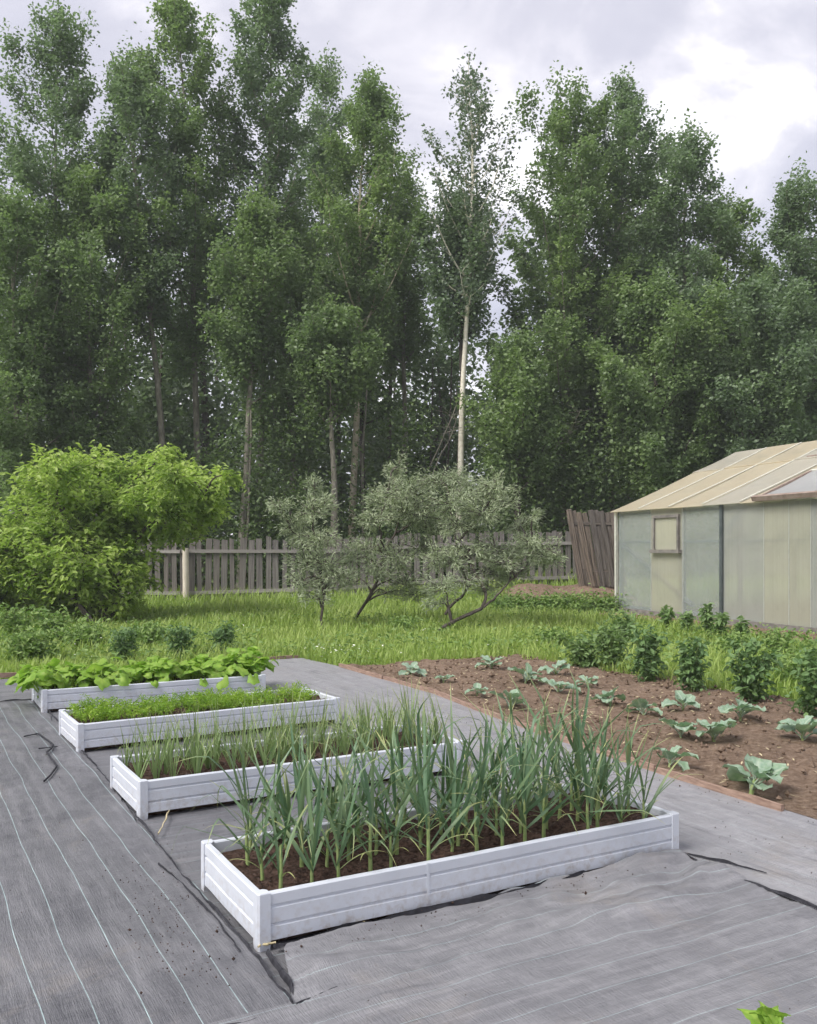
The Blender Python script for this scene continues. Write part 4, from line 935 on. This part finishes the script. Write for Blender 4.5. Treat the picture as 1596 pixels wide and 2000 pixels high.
# ------------------------------------------------------------------ shrubs built from limbs that carry leafy lobes
def lobed_shrub(name, base, trunks, lobes, mat, bark, label, cat, leaf, tmpl, dens, seed, up=.5, droop=.3, group=None, spikes=False, spread=.5):
    """lobes: list of (centre xyz, radius xyz). trunks: polylines with radii"""
    r = np.random.default_rng(seed); e = empty(name, base); tag(e, label, cat, group); o = np.asarray(base, float)
    tb = MB(); tips = []
    for P, r0, r1 in trunks:
        P = np.asarray(P, float) - o; t = np.linspace(0, len(P) - 1, 14); Q = np.stack([np.interp(t, np.arange(len(P)), P[:, k]) for k in range(3)], 1) + r.normal(0, .015, (14, 3)); Q[0] = P[0]
        tb.tube(Q, np.linspace(r0, r1, 14), 7); tips.append(Q)
    al = np.vstack(tips); C = []; T = []; OD = []
    for c, rad in lobes:
        c = np.asarray(c) - o; rad = np.asarray(rad)
        j = np.argmin(((al - c) ** 2).sum(1) + np.where(al[:, 2] > c[2], .5, 0)); s = np.linspace(0, 1, 6)
        tb.tube(al[j] + (c - al[j]) * s[:, None] + np.stack([0 * s, 0 * s, .15 * np.sin(s * pi)], 1) + r.normal(0, .01, (6, 3)), np.linspace(.022, .008, 6), 5)
        nsp = max(4, int(dens * 9 * (rad[0] * rad[2]) / .16)); lt = r.normal(.5, .2)
        for k in range(nsp):
            d = r.normal(size=3); d /= np.linalg.norm(d); d[2] = d[2] * .8 + .25; q = r.uniform(.25, .75); p0 = c + d * rad * q * .5; p1 = c + d * rad * (q + spread)
            if droop > .5: p1[2] -= .12
            m = int(r.uniform(26, 46)); w = r.uniform(0, 1.05, m); pts = p0 + (p1 - p0) * w[:, None] + r.normal(0, .045 if spikes else .07, (m, 3))
            C.append(pts); T.append(np.clip(lt + r.normal(0, .25, m), 0, 1)); dd = (p1 - p0) / (np.linalg.norm(p1 - p0) + 1e-6); OD.append(np.repeat(dd[None], m, 0))
            tb.tube([p0, (p0 + p1) / 2 + r.normal(0, .02, 3), p1], [.006, .005, .003], 4)
    tb.build('trunk', bark, e, smooth=True)
    V, F, t = leaf_cloud(np.vstack(C), leaf, r, tmpl, up, droop, np.concatenate(T), np.vstack(OD) * (1.2 if spikes else .5)); obj('crown', V, F, mat, e, tint=t)
    return e
def lobe(px, py, rpx, d, dd=0.0, ry=None):
    p = W(px, py, d + dd); q = rpx * 1.12 * d / FPX; return (p, (q, q * .95, (ry or rpx) * d / FPX))
rs = random.Random(2)
D = 18.2
lb = [(215, 930, 55), (300, 905, 45), (345, 930, 45), (120, 935, 60), (85, 975, 50), (160, 985, 65), (240, 985, 60), (310, 985, 55), (375, 965, 45), (425, 945, 32), (405, 985, 35), (440, 930, 14),
      (60, 1040, 55), (130, 1050, 65), (210, 1050, 60), (280, 1045, 45), (370, 1020, 38), (350, 1045, 25), (20, 1050, 35), (15, 1110, 50), (80, 1105, 60), (160, 1110, 60), (235, 1095, 45), (190, 1160, 45), (120, 1165, 50), (50, 1165, 45),
      (10, 1165, 40), (210, 1195, 30), (265, 1130, 30), (-40, 1090, 60), (-60, 1160, 60), (-30, 1040, 45), (150, 1195, 40), (90, 1200, 40), (30, 1200, 40), (250, 1170, 32), (-30, 1200, 40), (240, 1205, 24), (130, 915, 34), (320, 890, 26)]
base = G(205, 1222)
lobed_shrub('maple_bush', base, [([G(205, 1222), W(190, 1130, D), W(150, 1050, D - .2), W(110, 980, D)], .07, .02), ([G(215, 1220), W(235, 1120, D + .3), W(290, 1020, D + .3), W(400, 970, D)], .07, .02),
            ([G(190, 1225), W(120, 1140, D - .5), W(50, 1080, D - .6)], .06, .02), ([G(210, 1220), W(230, 1080, D + .5), W(250, 950, D + .6), W(300, 905, D + .5)], .06, .02)],
            [lobe(x, y, q, D, rs.uniform(-1.0, 1.0)) for x, y, q in lb] + [lobe(x + rs.uniform(-20, 20), y + rs.uniform(-10, 10), q * .8, D, rs.uniform(.5, 1.6)) for x, y, q in lb[::2]],
            M['maple'], M['dark_bark'], 'large bright yellow-green bush overhanging the left of the fence', 'bush', .125, LEAF6, 1.7, 51, up=.8, droop=.8, spread=.68)
D = 17.0
lobed_shrub('sea_buckthorn', G(630, 1232), [([G(630, 1232), W(628, 1160, 16.6), W(622, 1090, 16.6), W(612, 1010, 16.6), W(615, 960, 16.6)], .026, .010), ([W(624, 1100, 16.6), W(580, 1050, 16.6), W(548, 1000, 16.6)], .02, .008)],
            [lobe(x, y, q, 16.6, rs.uniform(-.3, .3), ry) for x, y, q, ry in ((543, 990, 17, 25), (570, 1025, 24, 20), (614, 955, 15, 26), (635, 985, 18, 16), (612, 1000, 28, 28), (590, 1050, 30, 28), (625, 1060, 30, 30), (600, 1105, 38, 30), (640, 1110, 30, 30), (590, 1140, 26, 18), (640, 1150, 30, 16), (610, 1170, 30, 14), (665, 1130, 22, 20))],
            M['buckthorn'], M['dark_bark'], 'slim upright grey-green shrub, leftmost of the three at the fence', 'shrub', .092, NARROW, 5.2, 61, up=.2, droop=.1, group='grey-green shrubs before the fence', spikes=True, spread=.72)
lobed_shrub('sea_buckthorn', G(690, 1216), [([G(690, 1216), W(730, 1150, 17.6), W(752, 1080, 17.6), W(775, 1035, 17.6), W(790, 980, 17.6)], .032, .014), ([W(752, 1080, 17.6), W(740, 1030, 17.4), W(760, 950, 17.4)], .02, .009), ([W(775, 1040, 17.6), W(820, 1010, 17.8)], .025, .012)],
            [lobe(x, y, q, 17.5, rs.uniform(-.5, .5), ry) for x, y, q, ry in ((777, 915, 15, 28), (765, 965, 30, 26), (800, 970, 38, 28), (745, 985, 28, 26), (790, 1005, 42, 28), (735, 1020, 28, 22), (828, 1010, 36, 30), (850, 1035, 30, 24), (725, 1075, 32, 26), (690, 1095, 24, 26), (775, 1095, 30, 28), (735, 1120, 30, 18), (790, 1140, 34, 22), (820, 1075, 26, 30), (690, 1140, 22, 18), (760, 1160, 30, 16), (815, 1160, 26, 18))],
            M['buckthorn'], M['dark_bark'], 'round-headed grey-green shrub on a slanting trunk, middle of the three', 'shrub', .092, NARROW, 5.2, 62, up=.2, droop=.1, group='grey-green shrubs before the fence', spikes=True, spread=.72)
lobed_shrub('sea_buckthorn', G(845, 1240), [([G(845, 1240), W(890, 1212, 16.0), W(945, 1186, 16.0), W(950, 1160, 16.1), W(925, 1115, 16.3), W(915, 1070, 16.6)], .038, .022), ([W(945, 1186, 16.0), W(985, 1150, 16.2), W(1040, 1090, 16.4)], .024, .010),
            ([W(870, 1200, 17), W(915, 1150, 16.8), W(890, 1060, 16.8), W(880, 980, 16.8)], .030, .014), ([W(890, 1060, 16.8), W(930, 1020, 16.8), W(960, 970, 16.8)], .03, .014)],
            [lobe(x, y, q, 16.5, rs.uniform(-.6, .6), ry) for x, y, q, ry in ((860, 945, 36, 24), (890, 935, 26, 20), (925, 965, 40, 28), (970, 955, 30, 24), (985, 985, 18, 22), (885, 985, 42, 30), (945, 1005, 38, 26), (900, 1030, 34, 24), (1015, 1028, 24, 24), (1040, 1010, 10, 14), (920, 1085, 42, 26), (970, 1075, 44, 26), (1020, 1080, 36, 26), (1062, 1085, 30, 24), (1000, 1125, 36, 22), (890, 1100, 26, 26), (950, 1120, 34, 20), (855, 1095, 24, 34), (865, 1150, 30, 22), (1080, 1095, 20, 16), (1040, 1060, 24, 20), (1090, 1085, 10, 10), (905, 1140, 26, 16), (985, 1100, 30, 20), (860, 1180, 24, 14), (960, 1150, 30, 14))],
            M['buckthorn'], M['dark_bark'], 'widest grey-green shrub with crooked low trunks, right of the three', 'shrub', .092, NARROW, 5.2, 63, up=.2, droop=.1, group='grey-green shrubs before the fence', spikes=True, spread=.72)

# ------------------------------------------------------------------ trees behind the fence
def grow_tree(seed, H, cb, Wd, nleaf, leaf, lean=(0, 0), prof=1.0, r0=.14, limbs=None, tuft=.44, rise=(40, 66), low=.5):
    """returns trunk MB, leaf arrays; origin at the foot. cb: height where foliage begins, Wd: crown half width"""
    r = np.random.default_rng(seed); tb = MB(); s = np.linspace(0, 1, 16)
    wob = np.stack([vnoise(s * 3, s * 0 + seed, seed) * .3, vnoise(s * 3, s * 0 + seed + 9, seed + 1) * .3], 1) * s[:, None]
    P = np.stack([lean[0] * s + wob[:, 0], lean[1] * s + wob[:, 1], H * s], 1); tb.tube(P, r0 * (1 - s * .93) * (1 + .35 * np.exp(-s * 40)), 8)
    at = lambda z: np.array([np.interp(z, P[:, 2], P[:, k]) for k in range(3)])
    nl = limbs or int(14 + (H - cb) * 2.6); C = []; T = []; az = r.uniform(0, 6.28)
    ntw = 9; per = max(5, nleaf // (nl * ntw))
    for i in range(nl):
        t = (i + r.uniform(0, 1)) / nl; z = cb + (H * .96 - cb) * t ** .95; az += 2.4 + r.normal(0, .5)
        w = Wd * prof * ((.62 + .5 * t / .3) if t < .3 else (1.12 - .92 * ((t - .3) / .7) ** 1.7)); Lh = w * r.uniform(.5, 1.25)
        el = radians(r.uniform(*rise) + 8 * t); q = np.linspace(0, 1, 7)
        z0 = max(.3, z - Lh * .55); hz = Lh * (q ** .85); vt = min(Lh * math.tan(el) * .8, (H - z0) * r.uniform(.45, .92)) * q ** 1.4
        B = at(max(.3, z - Lh * .55))[None] + np.stack([np.cos(az) * hz, np.sin(az) * hz, vt], 1) + r.normal(0, .04, (7, 3)) * q[:, None]
        tb.tube(B, np.linspace(max(.014, r0 * .34 * (1 - t * .7)), .006, 7), 5)
        lt = r.normal(.5, .22)
        for k in range(2 if t < .55 else 1):    # short shoots close to the trunk
            m = int(per * (.8 if t < .55 else .3)); C.append(at(z + r.normal(0, .4)) + r.normal(0, .25, 3) + r.normal(size=(m, 3)) * .22); T.append(np.clip(lt + r.normal(0, .2, m), 0, 1))
        for k in range(ntw):
            f = .22 + .84 * (k + r.random()) / ntw; p = np.array([np.interp(f, q, B[:, a]) for a in range(3)])
            L2 = (.25 + .32 * Lh * (1.15 - f)) * r.uniform(.5, 1.3); a2 = az + r.normal(0, 1.1); c = p + L2 * np.array([cos(a2), sin(a2), r.uniform(.0, 1.1)])
            if r.random() < .14: continue
            m = int(per * r.uniform(.4, 1.7) * min(1.25, .28 + .85 * Lh / Wd)); tt = r.uniform(0, 1.05, m)
            C.append(p + (c - p) * tt[:, None] + np.clip(r.normal(size=(m, 3)), -1.6, 1.6) * np.array([.5, .5, .55]) * tuft * r.uniform(.5, 1.0)); T.append(np.clip(lt + r.normal(0, .2, m), 0, 1))
            if k % 2: tb.tube([p, (p + c) / 2 + r.normal(0, .03, 3), c], [.010, .007, .004], 4)
    for k in range(16):       # leader
        h = r.uniform(.88, 1.0); c = at(H * h) + r.normal(0, 1, 3) * np.array([1, 1, 0]) * (1.005 - h) * 2.6; m = int(per * .45); C.append(c + r.normal(size=(m, 3)) * np.array([.16, .16, .30])); T.append(np.clip(r.normal(.5, .2, m), 0, 1))
    C = np.vstack(C); T = np.concatenate(T)
    return tb, leaf_cloud(C, leaf, r, LEAF4, .35, .35, T)
def tree(name, d, bpx, apx, ay, cby, hw, nleaf, mat, bark, label, seed, group='trees behind the fence', leaf=.122, **kw):
    bx = (bpx - CX) * d / FPX; ax = (apx - CX) * d / FPX; g = float(terrain(bx, d)); top = EYE - (ay - HZ) * d / FPX - g; cb = EYE - (cby - HZ) * d / FPX - g
    e = empty(name, (bx, d, g - .05)); tag(e, label, 'tree', group)
    rl = random.Random(seed)
    tb, (V, F, t) = grow_tree(seed, top, cb, hw * 1.2 * d / FPX, int(nleaf * 1.4), leaf, (ax - bx, rl.uniform(-.4, .4)), **kw)
    tb.build('trunk', M[bark], e, smooth=True); obj('crown', V, F, M[mat], e, tint=t)
PG = 'poplars behind the fence'
TREES = [
 ('poplar_tree', 29.5, 118, 110, 5, 820, 112, 30000, 'poplar_cool', 'bark', 'tall poplar at upper left with its round top in the sky', {}),
 ('poplar_tree', 30.5, 395, 350, -25, 700, 98, 32000, 'poplar', 'bark', 'tallest left-centre poplar, reaching out of the top of the photo', {}),
 ('poplar_tree', 31.5, 500, 535, -60, 640, 92, 32000, 'poplar_cool', 'bark', 'poplar cut by the top edge, right of the tallest one', {}),
 ('poplar_tree', 35.0, 590, 640, 90, 560, 52, 12000, 'poplar_cool', 'bark', 'narrow poplar top just right of the one cut by the top edge', {}),
 ('poplar_tree', 30.0, 684, 716, 130, 720, 92, 30000, 'poplar', 'pale_bark', 'pointed poplar in the centre left of the sky gap, on a pale trunk', dict(r0=.14)),
 ('poplar_tree', 33.0, 790, 795, 325, 700, 52, 12000, 'poplar', 'bark', 'short thin poplar at the left side of the central sky gap', {}),
 ('birch_tree', 28.5, 893, 928, 100, 600, 66, 5200, 'birch', 'birch_bark', 'sparse airy tree on a pale leaning trunk, alone in the sky gap', dict(r0=.125, limbs=46, tuft=.30)),
 ('poplar_tree', 30.5, 1100, 1118, 178, 850, 122, 33000, 'poplar', 'bark', 'broad poplar right of the sky gap, left half of the big crown', {}),
 ('poplar_tree', 31.5, 1192, 1215, 158, 800, 116, 33000, 'poplar_cool', 'bark', 'poplar forming the right half of the big crown', {}),
 ('poplar_tree', 30.0, 1330, 1332, 250, 860, 84, 26000, 'poplar_cool', 'bark', 'narrow poplar on the right shoulder of the big crown', {}),
 ('poplar_tree', 29.5, 1440, 1432, 380, 900, 70, 22000, 'poplar', 'bark', 'lower poplar above the greenhouse ridge', {}),
 ('poplar_tree', 30.0, 1556, 1556, 335, 900, 85, 26000, 'poplar_cool', 'bark', 'poplar at the right edge above the greenhouse roof', {}),
 ('poplar_tree', 27.0, 30, 25, 375, 960, 115, 30000, 'poplar', 'bark', 'leafy low poplar filling the left edge above the bright bush', {}),
 ('poplar_tree', 29.0, 338, 262, 110, 640, 62, 16000, 'poplar_cool', 'bark', 'slender poplar between the two tall left ones', {}),
 ('poplar_tree', 27.8, 470, 502, 385, 760, 70, 16000, 'poplar', 'bark', 'light green shorter poplar in front of the one cut by the top edge', {}),
 ('poplar_tree', 34.0, 710, 700, 420, 800, 70, 15000, 'poplar', 'dark_bark', 'thin dark-trunked poplar behind the pale trunk', {}),
 ('poplar_tree', 28.9, 893, 905, 370, 640, 60, 12000, 'poplar_cool', 'dark_bark', 'slim poplar crown in front of the upper pale leaning trunk', {}),
 ('poplar_tree', 27.6, 1010, 1015, 660, 950, 72, 15000, 'poplar', 'dark_bark', 'low dark poplar right of the pale leaning trunk', {}),
 ('poplar_tree', 27.6, 1290, 1290, 540, 960, 120, 32000, 'poplar', 'dark_bark', 'low spreading poplar behind the greenhouse corner', {}),
 ('poplar_tree', 27.6, 1500, 1492, 545, 960, 115, 32000, 'poplar_cool', 'dark_bark', 'low leafy poplar directly over the greenhouse roof', {}),
 ('poplar_tree', 28.2, 190, 172, 320, 900, 90, 26000, 'poplar', 'bark', 'mid-height poplar above the bright bush', {}),
 ('poplar_tree', 27.6, 652, 655, 600, 800, 62, 11000, 'poplar', 'bark', 'young poplar with a round light crown by the pale trunk', {}),
 ('poplar_tree', 31.0, 1140, 1150, 540, 980, 110, 26000, 'poplar', 'dark_bark', 'low dark poplar under the big crown', {}),
 ('poplar_tree', 32.0, 570, 575, 420, 900, 75, 18000, 'poplar', 'bark', 'mid-height poplar behind the slim upright shrub', {}),
 ('poplar_tree', 30.0, 1660, 1650, 420, 920, 80, 16000, 'poplar', 'bark', 'poplar whose branches reach in from beyond the right edge', {}),
 ('poplar_tree', 30.0, -70, -70, 150, 900, 95, 18000, 'poplar_cool', 'bark', 'poplar whose branches reach in from beyond the left edge', {}),
]
for i, (nm, d, b, a, ay, cb, hw, n, m, bk, lab, kw) in enumerate(TREES): tree(nm, d, b, a, ay, cb, hw, n, m, bk, lab, 100 + i, PG if nm[0] == 'p' else None, **kw)

# bare leaning poles in the wood, and the wood itself
def poles():
    r = random.Random(44)
    for k, (bx, by, tx, ty, d, rad, lab, mt) in enumerate([(478, 1040, 490, 800, 27.5, .05, 'thin grey trunk behind the fence left of the slim shrub', 'bark'), (706, 1040, 712, 760, 29, .06, 'thin grey-brown trunk just right of the pale one', 'bark'), (730, 1035, 690, 800, 30, .03, 'very thin leaning stem between the two trunks', 'bark'),
            (820, 960, 905, 760, 28.2, .022, 'bare dead branch leaning on the pale trunk', 'bark'), (840, 950, 900, 800, 28.0, .018, 'second bare dead branch leaning on the pale trunk', 'bark'), (870, 1000, 882, 640, 32, .05, 'dark thin trunk left of the pale leaning one', 'dark_bark'), (835, 1000, 850, 700, 33, .04, 'dark thin trunk behind the round-headed shrub', 'dark_bark'),
            (1062, 920, 1135, 800, 27.2, .02, 'dry twiggy branch in the dark under the big crown', 'bark'), (1040, 905, 1120, 842, 27.2, .015, 'low dry branch in the dark under the big crown', 'bark')]):
        p = W(bx, by, d); q = W(tx, ty, d + r.uniform(-.5, .5)); mb = MB(); s = np.linspace(0, 1, 8)
        if ty < 850 and by > 990: p = np.array([p[0], d, float(terrain(p[0], d)) - .05])
        P = p + (q - p) * s[:, None] + np.stack([.12 * vnoise(s * 3, s * 0, k), 0 * s, 0 * s], 1); mb.tube(P, np.linspace(rad, rad * .4, 8), 6)
        for j in range(7 if rad < .025 else 3):
            i = r.randint(3, 6); w = P[i]; mb.tube([w, w + np.array([r.uniform(-.3, .3), r.uniform(-.2, .2), r.uniform(.05, .3)]), w + np.array([r.uniform(-.7, .7), r.uniform(-.3, .3), r.uniform(.0, .6)])], [.009, .007, .003], 4)
        tag(mb.build('dead_branch' if rad < .025 else 'thin_trunk', M[mt]), lab, 'branch' if rad < .025 else 'trunk')
poles()
def wood():
    r = np.random.default_rng(71); C = []; C2 = []; tb = MB()
    for i in range(64):                       # the depth of the wood
        d = r.uniform(36, 58); x = r.uniform(-.5, .5) * d * 1.1; H = (EYE + (HZ - r.uniform(430, 760)) * d / FPX); g = float(terrain(x, d))
        if abs((x / d) * FPX + CX - 985) < 55: H *= .62
        tb.tube([(x, d, g - .2), (x + r.normal(0, .2), d, H * .5), (x + r.normal(0, .3), d, H)], [.12, .09, .02], 6)
        for k in range(26):
            t = r.uniform(.02, 1); w = 2.3 * math.sin(pi * min(1, .12 + .88 * t)) ** .7; a = r.uniform(0, 6.28); c = np.array([x + cos(a) * w * r.uniform(.3, 1), d + sin(a) * w * .6, g + H * t]); m = 72
            C.append(c + r.normal(size=(m, 3)) * np.array([.55, .5, .65]))
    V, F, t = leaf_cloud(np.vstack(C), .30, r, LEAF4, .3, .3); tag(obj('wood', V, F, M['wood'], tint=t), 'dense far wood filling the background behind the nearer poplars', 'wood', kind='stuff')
    tag(tb.build('wood_trunks', M['dark_bark']), 'thin trunks deep inside the far wood', 'trunks', kind='stuff')
    for i in range(750):                      # low layer of the wood
        d = r.uniform(41, 60); x = r.uniform(-.52, .52) * d; c = np.array([x, d, float(terrain(x, d)) + 9.5 * r.random() ** 1.2]); C2.append(c + r.normal(size=(60, 3)) * np.array([.9, .7, .8]))
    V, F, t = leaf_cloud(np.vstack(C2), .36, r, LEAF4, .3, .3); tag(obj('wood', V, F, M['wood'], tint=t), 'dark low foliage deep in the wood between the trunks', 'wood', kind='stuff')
    C = []                                    # undergrowth behind the fence
    for i in range(820):
        d = r.uniform(27.2, 40); x = r.uniform(-.52, .52) * d; px = x / d * FPX + CX; hmax = 3.9 + 2.2 * float(vnoise(x * .4, d * .3, 5))
        if 640 < px < 960: hmax *= .75
        if px > 960 or px < 330: hmax *= 1.35
        c = np.array([x, d, float(terrain(x, d)) + r.uniform(.2, max(.6, hmax))]); m = 95; C.append(c + r.normal(size=(m, 3)) * np.array([.45, .45, .4]))
    for i in range(420):
        d = r.uniform(26.9, 30.5); px = r.choice([r.uniform(-40, 640), r.uniform(940, 1330), r.uniform(690, 860)], p=[.6, .28, .12]); x = (px - CX) * d / FPX
        if vnoise(x * 1.3, 3.0, 8) < -.12: continue
        c = np.array([x, d, float(terrain(x, d)) + 5.6 * r.random() ** .9]); C.append(c + np.clip(r.normal(size=(110, 3)), -1.7, 1.7) * np.array([.42, .42, .4]))
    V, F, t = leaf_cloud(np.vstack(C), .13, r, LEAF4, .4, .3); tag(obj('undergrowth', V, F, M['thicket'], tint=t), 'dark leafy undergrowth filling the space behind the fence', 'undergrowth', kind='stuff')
wood()

def added_haze():  # volume added to lift and soften the tree tones, no real mist
    mb = MB(); mb.box((-75, -12, -1.5), (75, 95, 24)); o = mb.build('added_haze', None); m = bpy.data.materials.new('added_haze'); m.use_nodes = True
    nt = m.node_tree; nt.nodes.clear(); out = nt.nodes.new('ShaderNodeOutputMaterial'); v = nt.nodes.new('ShaderNodeVolumePrincipled')
    v.inputs['Color'].default_value = (.88, .91, .96, 1); v.inputs['Density'].default_value = .0011; v.inputs['Anisotropy'].default_value = 0.0
    nt.links.new(v.outputs[0], out.inputs['Volume']); o.data.materials.append(m); tag(o, 'thin pale veil added to lift the tone of the far trees', 'added_haze', kind='stuff')
added_haze()
